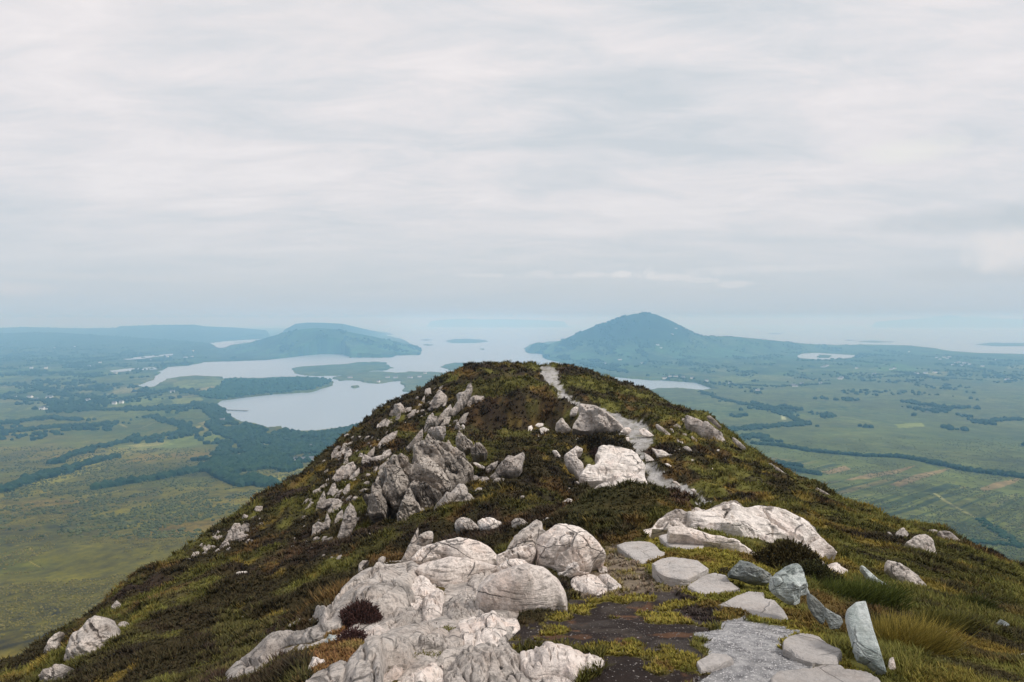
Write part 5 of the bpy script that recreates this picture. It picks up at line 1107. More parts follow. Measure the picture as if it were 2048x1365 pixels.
for i_, (l_, p_) in enumerate([('largest flat topped stone of the cluster left of the pointed boulder', [(60,405),(90,378),(150,380),(150,410),(100,425)]), ('blocky white stone of the cluster left of the pointed boulder', [(110,440),(160,425),(215,450),(205,495),(150,510),(120,490)]),
   ('leftmost stone of the cluster left of the pointed boulder', [(-20,420),(20,405),(30,440),(10,480),(-20,470)]), ('lower white stone of the cluster left of the pointed boulder', [(65,525),(95,515),(122,530),(110,545),(75,543)]), ('white stone at the top of the thin white trail', [(112,585),(140,572),(172,600),(160,612),(125,600)]),
   ('thin white sliver leading down to the egg shaped stone', [(180,640),(195,645),(222,700),(210,698)]), ('small pale stone in the heather between the pointed boulder and the quartz slab', [(522,600),(525,555),(545,545),(560,575),(552,605)]),
   ('long pale slab along the right edge of the path at the bend', [(1240,445),(1300,438),(1350,470),(1412,522),(1370,530),(1300,520),(1250,490)]), ('triangular white stone right of the path below the bend', [(1305,720),(1360,750),(1415,800),(1370,812),(1320,815)]),
   ('flat pale rock right of the path below the bend', [(1385,660),(1440,680),(1510,685),(1590,740),(1500,765),(1450,760),(1420,705)]), ('low white stone on the right bank of the path', [(1530,840),(1570,838),(1630,885),(1600,888),(1550,862)]), ('thin pale kerb stone on the right side of the lower path', [(1620,1035),(1660,1040),(1715,1085),(1700,1092),(1650,1060)]),
   ('small tan stone near the kerb stone of the lower path', [(1820,1130),(1870,1125),(1895,1170),(1920,1200),(1880,1175)]), ('pale stone edging the left side of the path at the narrow part', [(1090,545),(1120,535),(1135,575),(1110,590)])]):
    rock(l_, 'H', p_, 'white' if i_ < 11 else 'pale', 'up', th=42, rough=.8)
# rocks on the right flank near the top
rock('long pale rock slab on the right flank of the knoll', 'L', [(835,210),(860,195),(920,215),(1000,255),(1100,305),(1200,365),(1300,430),(1345,520),(1392,605),(1300,580),(1225,545),(1150,505),(1055,455),(1035,400),(960,345),(890,310),(850,260)], 'flank', 'up', th=55, H=.5, T=1, sdir=.65, rough=1.3)
for l_, p_ in [('small white rock at the upper end of the long right flank slab', [(790,245),(820,235),(870,290),(850,300),(800,275)]), ('narrow strip of rock between the path and the long flank slab', [(455,315),(480,310),(560,365),(660,455),(600,450),(540,400),(490,360)]),
   ('small rough rock right of the narrow strip', [(640,370),(670,370),(700,420),(670,425)]), ('pale rock edge on the right skyline above the long slab', [(1115,210),(1150,200),(1210,250),(1300,350),(1270,345),(1190,275)]), ('white skyline rock below the long slab', [(1435,480),(1470,490),(1540,545),(1612,615),(1570,615),(1500,560)]),
   ('scattered white stones in the heather below the long slab', [(800,610),(850,590),(900,620),(940,670),(900,675),(850,640)]), ('tiny white stone above the scattered white stones', [(770,535),(800,535),(810,560),(785,560)]), ('pale skyline rocks high on the right of the knoll', [(490,70),(540,75),(590,100),(700,130),(640,125),(560,100)]),
   ('pale skyline rock on the steep right edge', [(1900,810),(1940,815),(2010,870),(2040,900),(1990,895),(1930,845)])]:
    rock(l_, 'L', p_, 'flank', 'up', th=50, sdir=.7, rough=1.2)
for l_, p_, tn in [('thin pale rock rib on the steep right skyline', [(505,300),(540,318),(600,355),(662,402),(630,395),(570,350),(515,318)], 'flank'), ('pale rock sliver on the right skyline above the thin rib', [(250,170),(290,190),(340,225),(395,258),(350,250),(290,215)], 'flank'),
   ('rounded grey boulder with a dark right side on the right flank', [(998,600),(1040,568),(1100,553),(1142,590),(1165,685),(1130,692),(1085,655),(1010,615)], 'grey'), ('small notched rock left of the rounded right flank boulder', [(940,545),(978,518),(1008,556),(992,595),(960,585),(945,570)], 'grey'),
   ('thin rock blade left of the notched rock', [(893,545),(905,545),(945,585),(935,590)], 'grey'), ('long rough rock sunk in the right slope', [(893,700),(960,715),(1040,765),(1105,830),(1105,862),(1010,845),(945,790),(890,745)], 'grey'),
   ('pale slab on the far right skyline', [(1178,540),(1230,540),(1290,588),(1385,655),(1445,682),(1340,675),(1250,630),(1195,575)], 'flank'), ('thin lower end of the far right skyline slab', [(1420,675),(1500,695),(1580,738),(1500,725)], 'flank'),
   ('small skyline stone left of the far right slab', [(1110,535),(1150,530),(1180,545),(1140,552)], 'flank'), ('thin pale slate lying in the grass behind the green tuft', [(748,728),(765,732),(835,795),(918,848),(918,862),(865,860),(800,800)], 'green'),
   ('dark rock half hidden in grass on the lower right', [(1475,1060),(1510,1020),(1560,1050),(1535,1085),(1490,1085)], 'dark'), ('bright white stone at the right edge of the view', [(1600,1220),(1640,1205),(1670,1230),(1640,1250)], 'white'), ('small pointed pale stone right of the slate plank', [(898,1285),(905,1235),(925,1228),(940,1290),(920,1298)], 'pale')]:
    rock(l_, 'P', p_, tn, 'up', th=45, rough=1.1, sdir=.7)
# right hand outcrop behind the stepping stones
rock('broad pale bedrock floor of the right hand outcrop', 'F', [(370,290),(430,205),(600,150),(760,150),(870,115),(1060,65),(1150,120),(1270,95),(1500,125),(1700,240),(1860,425),(1935,490),(1840,520),(1835,605),(1760,615),(1640,490),(1500,390),(1410,405),(1370,495),(1250,485),(1150,435),(1000,385),(760,335),(560,300)], 'white', 'up', th=56, d0=9.1, pull=.035, H=.12, T=.9, sdir=.65, rough=1.2, facet=.5, Rr=.10, name='bedrock', cat='bedrock')
rock('smooth grey dome at the left end of the right hand outcrop', 'F', [(380,275),(420,210),(500,150),(600,128),(690,160),(755,222),(710,270),(540,290),(430,290)], 'flank', 'up', pull=.045, th=50, d0=9.8, H=.14, T=.7, sdir=.2, rough=.8)
rock('pointed grey rock at the top middle of the right hand outcrop', 'F', [(800,200),(820,165),(870,108),(950,78),(1060,42),(1112,68),(1145,110),(1190,140),(1190,215),(1150,262),(1000,285),(880,250)], 'flank', 'up', pull=.045, th=48, d0=10.2, H=.16, T=.8, sdir=-.6, rough=1.3)
rock('large dark streaked rock at the right of the right hand outcrop', 'F', [(1145,190),(1200,110),(1270,82),(1400,98),(1480,118),(1540,158),(1620,208),(1695,230),(1745,300),(1795,370),(1855,420),(1935,480),(1835,515),(1800,550),(1835,600),(1780,625),(1740,545),(1660,475),(1590,405),(1500,355),(1400,375),(1290,330),(1180,300),(1135,250)], 'flank', 'up', pull=.045, th=54, d0=9.3, H=.18, T=.8, sdir=-.7, rough=1.4, cuts=[([(1180,270),(1330,120)],-.03,3)])
rock('bright white lower face of the right hand outcrop', 'F', [(700,250),(780,232),(900,240),(1020,275),(1150,255),(1260,310),(1400,370),(1380,440),(1360,490),(1270,475),(1180,425),(1050,370),(900,340),(760,320),(690,285)], 'white', 'up', pull=.05, th=55, d0=9.0, H=.2, T=.6, sdir=.7, rough=1.2)
rock('long thin pale rib sweeping down behind the dark slate wedge', 'F', [(500,290),(560,265),(700,285),(850,335),(1000,368),(1100,398),(1200,468),(1300,540),(1370,628),(1290,600),(1200,540),(1080,470),(900,410),(760,390),(640,340),(510,330)], 'pale', 'up', pull=.05, th=55, d0=7.8, H=.12, T=.4, sdir=.6, rough=1.2)
rock('low crumbly pale rib behind the two farthest stepping stones', 'F', [(60,425),(100,398),(200,350),(380,288),(520,285),(560,320),(420,345),(300,375),(180,400),(100,435)], 'pale', 'ground', H=.08, T=.3, sdir=-.2, rough=1.5)
rock('narrow pale tail of the right hand outcrop in the heather', 'F', [(1800,560),(1850,600),(1950,608),(2045,665),(1960,690),(1860,650),(1800,620)], 'pale', 'ground', H=.1, T=.3, rough=1.3)
rock('flat grey ledge leading from the path onto the right hand outcrop', 'F', [(680,130),(740,110),(820,150),(830,220),(880,250),(800,262),(750,225),(700,165)], 'pale', 'ground', H=.08, T=.4)
# stepping stones
SL = dict(mode='flat', blocky=0, name='stepping_stone', cat='stepping stone', facet=0, rough=.55, Rr=.05)
rock('farthest left stepping stone, flat with a low rough front edge', 'F', [(60,430),(130,405),(230,395),(330,402),(385,425),(430,478),(485,500),(420,535),(330,562),(262,592),(160,515),(100,472)], 'slab', lift=.07, T=.14, **SL)
rock('rippled bluish stepping stone set in moss at the back right', 'F', [(415,352),(480,335),(560,330),(650,345),(760,382),(805,430),(792,462),(740,482),(690,502),(560,452),(495,430)], 'slab', lift=.05, T=.1, **SL)
rock('thick stepping stone with a tall green broken left side', 'F', [(355,592),(430,552),(530,533),(650,545),(745,562),(800,602),(842,632),(740,682),(660,722),(550,716),(480,700),(410,662)], 'slab', lift=.13, T=.24, **SL)
rock('kite shaped stepping stone in the middle of the row', 'F', [(662,782),(770,708),(880,668),(990,690),(1022,742),(1105,802),(980,822),(800,852),(718,822)], 'slab', lift=.07, T=.14, **SL)
rock('layered stepping stone with a second sheet of slate on top', 'F', [(925,942),(1080,880),(1180,840),(1310,845),(1320,892),(1400,902),(1450,950),(1492,1000),(1525,1062),(1440,1082),(1320,1102),(1200,1042),(1110,972),(990,952)], 'slab', lift=.05, T=.12, **SL)
top = rock('upper sheet', 'F', [(940,938),(1080,868),(1180,828),(1310,838),(1322,890),(1410,902),(1380,960),(1340,1000),(1220,985),(1120,955),(1040,937)], 'slab', lift=.075, T=.03, **SL)
rock('smooth pale rounded stepping stone beside the gravel', 'K', [(422,965),(500,912),(600,885),(720,895),(800,930),(870,990),(990,1040),(1012,1080),(982,1130),(970,1192),(850,1187),(700,1167),(560,1122),(500,1072),(428,1030)], 'slab', lift=.05, T=.1, **SL)
rock('nearest broad stepping stone cut by the bottom edge', 'K', [(300,1340),(380,1262),(520,1245),(700,1230),(850,1200),(1000,1204),(1060,1236),(1250,1262),(1370,1320),(1420,1400),(1400,1600),(280,1600)], 'slab', lift=.05, T=.1, **SL)
rock('pale stone barely showing through the gravel', 'O', [(765,1190),(860,1132),(960,1142),(1000,1172),(900,1212),(790,1242)], 'slab', lift=.015, T=.05, **SL)
for o_ in C.objects:
    if o_.get('label') == 'upper sheet':
        par = [q for q in C.objects if str(q.get('label', '')).startswith('layered stepping')][0]
        o_.name = 'upper_sheet'; del o_['label']; del o_['category']; o_.location = o_.location - par.location; o_.parent = par
# set slates along the right edge
ST = dict(blocky=.25, mode='up', name='standing_slate', cat='slate', pull=.05)
rock('tall pale green standing slate with a notched face', 'K', [(355,400),(358,325),(430,270),(510,200),(570,185),(610,208),(642,300),(668,400),(692,485),(600,512),(592,575),(540,595),(480,555),(420,515),(362,450)], 'green', th=22, yaw=18, d0=4.75, H=.07, T=.13, sdir=1.2, facet=.9, cuts=[([(440,290),(480,400),(510,560)],.05,4),([(520,300),(620,500)],-.04,6)], **ST)
rock('grey green slate leaning against the tall standing slate', 'K', [(672,480),(722,500),(800,570),(842,622),(852,700),(842,765),(812,795),(742,722),(690,640),(670,560)], 'dark', th=18, yaw=-12, d0=4.5, H=.02, T=.06, facet=.2, Rr=.08, rough=.5, **ST)
rock('lowest grey green slate of the leaning pair', 'K', [(842,622),(920,670),(1002,712),(1022,770),(982,835),(902,840),(872,765),(846,720)], 'dark', th=18, yaw=-12, d0=4.3, H=.02, T=.06, facet=.2, Rr=.08, rough=.5, **ST)
rock('long striped slate plank leaning back in the grass', 'K', [(1065,640),(1150,570),(1245,558),(1282,680),(1332,860),(1392,1040),(1455,1262),(1400,1235),(1300,1155),(1190,1105),(1150,1025),(1108,850),(1074,740)], 'green', th=50, yaw=-8, d0=3.35, H=.008, T=.08, facet=0, Rr=.04, rough=.25, sdir=1.32, **dict(ST, blocky=0))
rock('dark slate wedge lying in the moss behind the stepping stones', 'F', [(1030,680),(1035,640),(1110,558),(1180,570),(1280,620),(1372,672),(1392,722),(1340,752),(1220,742),(1120,700)], 'dark', th=35, d0=5.9, H=.08, T=.2, facet=.9, sdir=.5, **ST)


# ground lumps, kept low where bedrock stands
rf = np.zeros(HX.shape)
for f_ in FOOT: rf = np.maximum(rf, pip(HX, HY, f_))
for _ in range(4): rf = np.maximum(rf, (np.roll(rf, 1, 1) + np.roll(rf, -1, 1) + np.roll(rf, 1, 0) + np.roll(rf, -1, 0)) / 4)
for _ in range(5): rf = (rf + np.roll(rf, 1, 1) + np.roll(rf, -1, 1) + np.roll(rf, 1, 0) + np.roll(rf, -1, 0)) / 5
lumps = lumps * (1 - rf) - 0.07 * rf
HZ = HZ + lumps * near * sidew * (1 - 0.92 * flb) + fbm(HX * 7, HY * 7, 3, 19) * 0.012 * np.minimum(1, HY / 5)
me = mesh_from('hillside', np.stack([HX, HY, HZ], -1).reshape(-1, 3), grid_faces(hr, hc), M_ground, hcol.reshape(-1, 3))
tag(link('hillside', me), kind='structure')


# loose stones strewn over the hill, copies of a few shapes
base_st = []
for i_ in range(7):
    v_, f_ = ico(2); nrm_ = v_.copy()
    nz_ = 1 + .28 * fbm(v_[:, 0] * 1.3 + i_ * 9, v_[:, 1] * 1.3 + v_[:, 2] * 1.7, 3, 300 + i_)
    v_ = v_ * nz_[:, None]
    for a_ in range(6):
        n_ = rng.normal(size=3); n_ /= np.linalg.norm(n_); dd_ = v_ @ n_ - 0.62; v_ = v_ - np.maximum(dd_, 0)[:, None] * n_
    v_ = v_ * np.array([1, .8, .62])
    me_ = bpy.data.meshes.new('stone'); me_.from_pydata([tuple(q) for q in v_], [], [tuple(q) for q in f_]); me_.materials.append(ROCK[('flank', 'pale', 'white', 'flank', 'flank', 'grey', 'flank')[i_]])
    me_.polygons.foreach_set('use_smooth', [True] * len(me_.polygons)); 
    try: me_.set_sharp_from_angle(angle=R(32))
    except Exception: pass
    base_st.append(me_)
def strew(pts, n, smin, smax, label, group, kinds=(0, 3, 4, 6), el=1.6, rz0=None):
    P = np.array(pts, float); c_ = 0
    while c_ < n:
        px, py = rng.uniform(P[:, 0].min(), P[:, 0].max()), rng.uniform(P[:, 1].min(), P[:, 1].max())
        if not pip(np.array([px]), np.array([py]), P)[0]: continue
        d = float(hit(px, py, HZ)[0]); ax, _ = ray(px, py); x = float(ax) * d
        if d > 75: c_ += 1; continue
        s_ = (smin + (smax - smin) * rng.random() ** 2.2) * d / F
        o = link('stone', base_st[kinds[int(rng.integers(len(kinds)))]], (x, d, float(hsample(HZ, np.array([x]), np.array([d]))[0]) + s_ * .12))
        o.scale = (s_ * rng.uniform(.8, el), s_ * rng.uniform(.7, 1.1), s_ * rng.uniform(.7, 1.35))
        o.rotation_euler = (rng.uniform(-.5, .5), rng.uniform(-1.0, -.2) if rz0 is None else rng.uniform(-.4, .4), rng.uniform(-.6, .6))
        tag(o, label, 'stone', group); c_ += 1
strew([(716,930),(730,860),(790,820),(850,780),(900,760),(880,840),(800,880),(760,930)], 26, 3, 9, 'small grey stone strewn over the upper left flank below the knoll skyline', 'stones on the upper left flank')
strew([(655,960),(670,890),(720,850),(780,860),(775,940),(720,1000),(680,1010)], 34, 3, 9, 'small grey stone in the rocky slope left of the crag', 'stones left of the crag')
strew([(600,1010),(650,960),(720,1000),(715,1080),(650,1085),(610,1060)], 34, 3, 11, 'small grey stone in the rocky slope low on the left flank', 'stones low on the left flank')
strew([(370,1118),(420,1072),(480,1036),(520,1010),(525,1050),(500,1090),(440,1105),(390,1120)], 44, 3, 9, 'small pale stone along the skyline edge of the left flank', 'stones on the left skyline')
strew([(560,1080),(640,1070),(700,1090),(690,1130),(600,1110)], 12, 2.5, 7, 'small grey stone where the left flank rocks run out into heather', 'stones below the left flank rocks')
strew([(850,860),(930,810),(960,800),(930,860),(900,890),(860,900)], 14, 3, 8, 'small grey stone between the knoll and the crag', 'stones above the crag')
strew([(690,1060),(760,1010),(800,1060),(830,1080),(760,1090)], 12, 3, 8, 'small grey stone at the left foot of the crag', 'stones at the foot of the crag')
strew([(1020,990),(1130,960),(1180,1000),(1120,1040),(1040,1040)], 8, 2.5, 6, 'small pale stone in the hollow right of the crag', 'stones in the hollow')
strew([(1310,880),(1420,880),(1500,930),(1560,960),(1450,960),(1350,950)], 9, 2, 5, 'small white stone in the grass right of the path', 'stones right of the path', (1, 2))
strew([(1700,1060),(1860,1080),(2040,1200),(2040,1340),(1850,1300),(1750,1200)], 9, 2, 6, 'small pale stone in the grass of the right slope', 'stones on the right slope', (1, 2))
strew([(620,1240),(720,1220),(700,1330),(600,1350)], 8, 4, 9, 'loose pale stone in the orange grass beside the outcrop', 'stones in the orange grass', (1,))
strew([(1150,1150),(1210,1160),(1200,1190),(1150,1200)], 5, 2, 5, 'loose pale stone at the edge of the worn track', 'stones at the track edge', (1,))


def colat(x, y): return np.clip(hsample(hcol, x, y), 0.01, 0.7)
maskf = np.stack([flatm.astype(float), moss.astype(float), cap.astype(float), peat.astype(float) + track, gravel.astype(float) + path], -1)
def free_of_rock(x, y, grow=0.0):
    k = np.ones(len(x), bool)
    for f_ in FOOT: k &= ~pip(x, y, f_)
    return k
def blades(name, x, y, z, n_per, hgt, wid, lean, c, label, cat, jitc=0.35, kind='stuff', tipmul=1.25, spread=1.0, parent=None):
    n = len(x); N_ = n * n_per
    X = np.repeat(np.stack([x, y, z], 1), n_per, 0); H_ = np.repeat(hgt, n_per) * (0.55 + rng.random(N_) * .7); Wd = np.repeat(wid, n_per) * (0.7 + rng.random(N_) * .6)
    an = rng.random(N_) * 6.283; le = lean * (0.3 + rng.random(N_))
    off = np.stack([np.cos(an), np.sin(an)], 1) * (H_ * spread * 0.35 * rng.random(N_))[:, None]
    bx = X.copy(); bx[:, :2] += off
    tip = bx + np.stack([np.cos(an) * le * H_, np.sin(an) * le * H_, H_], 1)
    pa = an + 1.5708 + rng.normal(0, .6, N_)
    sv = np.stack([np.cos(pa), np.sin(pa), np.zeros(N_)], 1) * (Wd * .5)[:, None]
    mid = bx * .5 + tip * .5; mid[:, 2] += H_ * .08; 
    V = np.stack([bx - sv * .7, bx + sv * .7, mid + sv, tip, mid - sv], 1).reshape(-1, 3)
    i0 = np.arange(N_)[:, None] * 5
    Fq = np.concatenate([i0 + np.array([0, 1, 2]), i0 + np.array([0, 2, 4]), i0 + np.array([4, 2, 3])], 0)
    cc = np.repeat(c, n_per, 0) * (1 + (rng.random((N_, 1)) - .5) * 2 * jitc) * (1 + (rng.random((N_, 3)) - .5) * .16)
    cv = np.repeat(cc[:, None, :], 5, 1)
    me = mesh_from(name, V, Fq, M_veg, np.clip(cv.reshape(-1, 3), .004, .8), smooth_=False)
    o = link(name, me, parent=parent)
    if parent is None: tag(o, label, cat, kind=kind)
    return o
# cover: denser toward the viewer, thinning in proportion to distance
n0 = 260000
az0 = rng.uniform(-.98, .98, n0); ld = rng.uniform(math.log(2.4), math.log(72), n0)
y_ = np.exp(ld); x_ = az0 * y_
dvis = hit(1024 + az0 * F, np.full(n0, 1.0)) if False else None
mk = hsample(maskf, x_, y_)
keep = free_of_rock(x_, y_)
heat = keep & (mk[:, 0] < .3) & (mk[:, 1] < .4) & (mk[:, 2] < .5)
x1, y1_ = x_[heat], y_[heat]; z1 = hsample(HZ, x1, y1_)
cN = colat(x1, y1_)
g_ = (cN[:, 1] / (cN[:, 0] + cN[:, 1] + cN[:, 2])) # greener places grow grass
lum = cN.mean(1); grassy = (cN[:, 1] > .075) & (rng.random(len(x1)) < .8)
hs = np.interp(y1_, [2.5, 6, 15, 40, 70], [.03, .045, .08, .15, .19]); ws = np.interp(y1_, [2.5, 6, 15, 40, 70], [.006, .011, .024, .055, .09])
hs = hs * (.55 + 1.0 * smooth(-.35, .5, fbm(x1 / .5, y1_ / .6, 3, 411)))
a_ = ~grassy
blades('heather', x1[a_], y1_[a_], z1[a_] - .01, 6, hs[a_], ws[a_], .9, cN[a_] * 1.08, 'dark brown and olive heather covering the ridge', 'heather', .5)
a_ = grassy
blades('hill_grass', x1[a_], y1_[a_], z1[a_] - .01, 5, hs[a_] * 1.15, ws[a_] * .6, .75, cN[a_] * 1.15, 'yellow green grass growing through the heather', 'grass', .35)
# moss and short turf round the stepping stones
n1 = 60000
az1 = rng.uniform(-.5, .75, n1); y2 = np.exp(rng.uniform(math.log(2.6), math.log(11), n1)); x2 = az1 * y2
mk = hsample(maskf, x2, y2); cN = colat(x2, y2)
yel = (cN[:, 1] > .085) & (cN[:, 2] < .12)
k = free_of_rock(x2, y2) & (((mk[:, 1] > .4) | (mk[:, 2] > .5)) | ((mk[:, 3] > .5) & yel)) & (mk[:, 4] < .4)
x2, y2, cN = x2[k], y2[k], cN[k]
blades('moss', x2, y2, hsample(HZ, x2, y2) - .004, 6, np.interp(y2, [2.6, 8], [.018, .035]), np.interp(y2, [2.6, 8], [.006, .014]), .8, cN * 1.15, 'golden moss and short turf around the stepping stones', 'moss', .35)
# grit and pebbles
def grit(name, msk, n, smin, smax, c0, c1, label, ymax, ymin=2.5, keepall=False):
    y3 = np.exp(rng.uniform(math.log(ymin), math.log(ymax), n * 14)); x3 = rng.uniform(-.5, .75, n * 14) * y3
    k = (hsample(msk.astype(float), x3, y3) > .5) & free_of_rock(x3, y3)
    x3, y3 = x3[k][:n], y3[k][:n]; n = len(x3); kk = len(IV1)
    s_ = (smin + (smax - smin) * rng.random(n) ** 3) * np.interp(y3, [2.5, 5, 15, 60], [.8, 1, 2.2, 5])
    vv = IV1[None] * (1 + (rng.random((n, kk, 1)) - .5) * .7) * s_[:, None, None] * np.array([1.1, .9, .6]) + np.stack([x3, y3, hsample(HZ, x3, y3) + s_ * .15], 1)[:, None, :]
    t_ = rng.random((n, 1, 1)); cc = np.array(c0) * (1 - t_) + np.array(c1) * t_ + np.zeros((n, kk, 1))
    me = mesh_from(name, vv.reshape(-1, 3), (IF1[None] + (np.arange(n) * kk)[:, None, None]).reshape(-1, 3), M_stone, cc.reshape(-1, 3), smooth_=False)
    tag(link(name, me), label, 'gravel', kind='stuff')
grit('path_gravel', gravel, 9000, .0015, .006, (.25, .25, .26), (.62, .60, .59), 'loose grey gravel between the stepping stones', 7)
grit('peat_grit', peat | track, 2600, .0015, .006, (.07, .06, .055), (.30, .27, .25), 'pale grit scattered over the dark peat and the worn track', 11)
grit('path_gravel', path, 5000, .004, .012, (.30, .29, .28), (.62, .60, .58), 'fine grey gravel of the path climbing the knoll', 62, 15)
# single plants
def tuft(px, py, rad, h, c, label, n=900, wid=.005, lean=.8, kind_name='grass_tuft', cat='grass tuft', dk=None, ball=False):
    d = float(hit(px, py, HZ)[0]); ax, _ = ray(px, py); x = float(ax) * d; z = float(hsample(HZ, np.array([x]), np.array([d]))[0])
    r_ = rad * np.sqrt(rng.random(n)); a = rng.random(n) * 6.283
    if ball:   # a rounded shrub: sprigs spread over a dome
        ph = np.arccos(rng.random(n)); bx = np.cos(a) * np.sin(ph) * rad; by = np.sin(a) * np.sin(ph) * rad; bz = np.cos(ph) * h
        rr = .35 + .65 * rng.random(n) ** .5; bx, by, bz = bx * rr, by * rr, bz * rr
        V = []; N_ = n
        lump = (1 + .28 * fbm(a * 1.6 + px, ph * 2.2, 3, int(py)))[:, None]; base = np.stack([bx, by, bz], 1) * lump; dirn = base / (np.linalg.norm(base, axis=1, keepdims=True) + 1e-6) + rng.normal(0, .45, (n, 3)); L = h * .10 * (0.6 + rng.random((n, 1)))
        tip = base + dirn * L
    else:
        cxx = rng.normal(0, rad * .5, 7)[rng.integers(0, 7, n)]; cyy = rng.normal(0, rad * .4, 7)[rng.integers(0, 7, n)]; bx = np.cos(a) * r_ * .3 + cxx; by = np.sin(a) * r_ * .3 + cyy; L = h * (.3 + .8 * rng.random((n, 1)) ** .7)
        base = np.stack([bx, by, np.zeros(n)], 1); tip = base + np.stack([np.cos(a) * (lean * rng.random(n) * h + .02) + .25 * h, np.sin(a) * (lean * rng.random(n) * h + .02) - .15 * h, L[:, 0]], 1)
    sd = rng.normal(size=(n, 3)); sd[:, 2] *= .3; sd /= np.linalg.norm(sd, axis=1, keepdims=True); sd *= wid * .5
    mid = base * .45 + tip * .55 + np.array([0, 0, .06 * h])
    Vv = np.stack([base - sd, base + sd, mid + sd, tip, mid - sd], 1).reshape(-1, 3); i0 = np.arange(n)[:, None] * 5
    Ff = np.concatenate([i0 + np.array([0, 1, 2]), i0 + np.array([0, 2, 4]), i0 + np.array([4, 2, 3])], 0)
    t_ = rng.random((n, 1)); c2 = np.array(dk if dk is not None else [v * .45 for v in c]); cc = np.repeat((np.array(c) * t_ + c2 * (1 - t_))[:, None, :], 5, 1).reshape(-1, 3)
    me = mesh_from(kind_name, Vv, Ff, M_veg, cc, smooth_=False)
    tag(link(kind_name, me, (x, d, z - .01)), label, cat)
tuft(1712,1200,.26,.19,(.13,.15,.03),'spiky green grass tuft above the slate plank',2600,.005,dk=(.045,.06,.015))
tuft(1812,1300,.20,.19,(.40,.31,.07),'golden yellow grass tuft right of the slate plank',3000,.0032,.75,dk=(.12,.10,.025))
tuft(1765,1275,.14,.14,(.06,.075,.02),'dark green grass tuft between the slate plank and the golden tuft',900,.005,dk=(.02,.025,.01))
tuft(1885,1255,.16,.14,(.14,.13,.03),'low olive grass tuft right of the golden tuft',900,.005)
tuft(1945,1215,.2,.14,(.09,.10,.025),'dark olive grass tuft on the far right slope',900,.006)
HB = dict(kind_name='heather_bush', cat='heather bush', ball=True)
tuft(1577,1138,.32,.26,(.075,.06,.022),'round dark heather bush against the white face of the right hand outcrop',6500,.012,dk=(.025,.02,.012),**HB)
tuft(1622,1158,.26,.17,(.06,.06,.02),'lower heather bush spilling right of the round one',2600,.012,dk=(.02,.018,.01),**HB)
tuft(722,1252,.15,.16,(.085,.042,.036),'round purple heather clump on the pale outcrop',5200,.006,dk=(.025,.016,.015),**HB)
tuft(706,1282,.10,.08,(.08,.042,.038),'small purple heather clump below the round one',1200,.008,dk=(.04,.02,.02),**HB)
tuft(830,1155,.07,.08,(.06,.03,.03),'dark heather sprig in the cleft left of the pink boulder',700,.007,dk=(.02,.012,.012),**HB)
tuft(874,1262,.06,.05,(.05,.035,.03),'dark tuft in the cleft below the mottled grey lump',500,.006,dk=(.02,.014,.014),**HB)
tuft(1464,1100,.12,.07,(.04,.035,.02),'small dark heather clump in the moss behind the stepping stones',800,.008,dk=(.015,.012,.01),**HB)
tuft(1455,1150,.12,.06,(.045,.035,.02),'dark heather clump beside the dark slate wedge',700,.008,dk=(.015,.012,.01),**HB)
tuft(1190,905,1.0,.75,(.05,.04,.02),'dark heather bush between the white rock and the quartz slab',4200,.05,dk=(.015,.012,.01),**HB)
tuft(1207,925,.8,.6,(.06,.035,.03),'purple brown heather tongue over the quartz slab',2600,.05,dk=(.02,.014,.012),**HB)
GT = dict(dk=(.12,.09,.02), kind_name='moss_cushion', cat='moss cushion', ball=True)
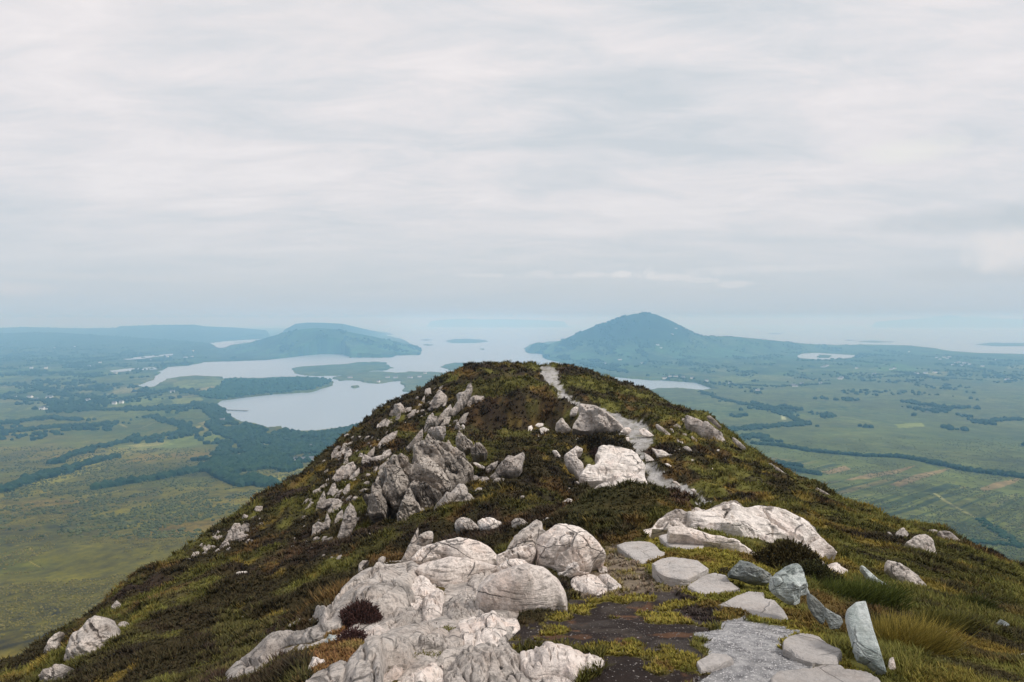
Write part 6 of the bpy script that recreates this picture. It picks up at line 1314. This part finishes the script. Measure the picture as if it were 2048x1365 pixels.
for px, py, r_, h_, c_, l_ in [(822,1189,.08,.03,(.30,.24,.04),'yellow moss cushion on the shelf of the pale outcrop'), (868,1196,.11,.04,(.30,.19,.05),'orange moss strip beside the square tan block'), (792,1216,.05,.03,(.22,.24,.05),'green moss dot left of the pink column'), (893,1270,.09,.05,(.17,.18,.03),'bright green moss in the cleft under the mottled lump'),
    (850,1325,.14,.05,(.16,.17,.03),'green moss strip under the ribbed rock'), (790,1335,.12,.04,(.20,.19,.04),'olive moss patch left of the ribbed rock'), (1130,1112,.08,.04,(.28,.18,.04),'orange moss on the ledge of the big rounded boulder'), (1190,1330,.1,.03,(.27,.23,.04),'golden moss at the tip of the wide tan wedge'),
    (1262,1285,.06,.025,(.24,.25,.05),'lone bright moss cushion on the dark peat'), (1375,1340,.05,.02,(.20,.22,.05),'green moss cushion left of the half buried stone'), (1186,925,.9,.35,(.30,.22,.05),'golden grass at the left bend of the path')][:10]:
    tuft(px, py, r_, h_, c_, l_, 900, .006, **GT)


# ------------------------------------------------------------------ the air
hz = bpy.data.meshes.new('haze'); v_, f_ = box_v(-66000, 66000, -3000, 72000, SEA - 8, 90)
hz.from_pydata(v_, [], f_); hz.update()
m = bpy.data.materials.new('haze'); m.use_nodes = True; t = m.node_tree; t.nodes.clear()
pv = N(t, 'ShaderNodeVolumePrincipled')
pv.inputs['Color'].default_value = (0.285, 0.60, 0.95, 1); pv.inputs['Absorption Color'].default_value = (0.74, 0.64, 0.70, 1)
pv.inputs['Density'].default_value = 1.9e-4; pv.inputs['Anisotropy'].default_value = 0.0
mo_ = N(t, 'ShaderNodeOutputMaterial'); t.links.new(pv.outputs[0], mo_.inputs['Volume'])
hz.materials.append(m)
tag(link('haze', hz), 'pale blue sea haze over the bay and the hills', 'haze', kind='stuff')
# ------------------------------------------------------------------ tell the members of the smaller groups apart
ORD = 'first second third fourth fifth sixth seventh eighth ninth tenth eleventh twelfth thirteenth fourteenth fifteenth sixteenth seventeenth eighteenth'.split()
byl = {}
for o in S.objects:
    if o.parent is None and o.get('group') and o.get('label'): byl.setdefault(o['label'], []).append(o)
for lab, lst in byl.items():
    if 2 <= len(lst) <= 18 and len(lab.split()) <= 13:
        lst.sort(key=lambda o: o.location.x / max(o.location.y, .1))
        for i_, o in enumerate(lst):
            o['label'] = (lab + ', leftmost') if i_ == 0 else (lab + ', rightmost') if i_ == len(lst) - 1 else lab + ', ' + ORD[i_] + ' from left'
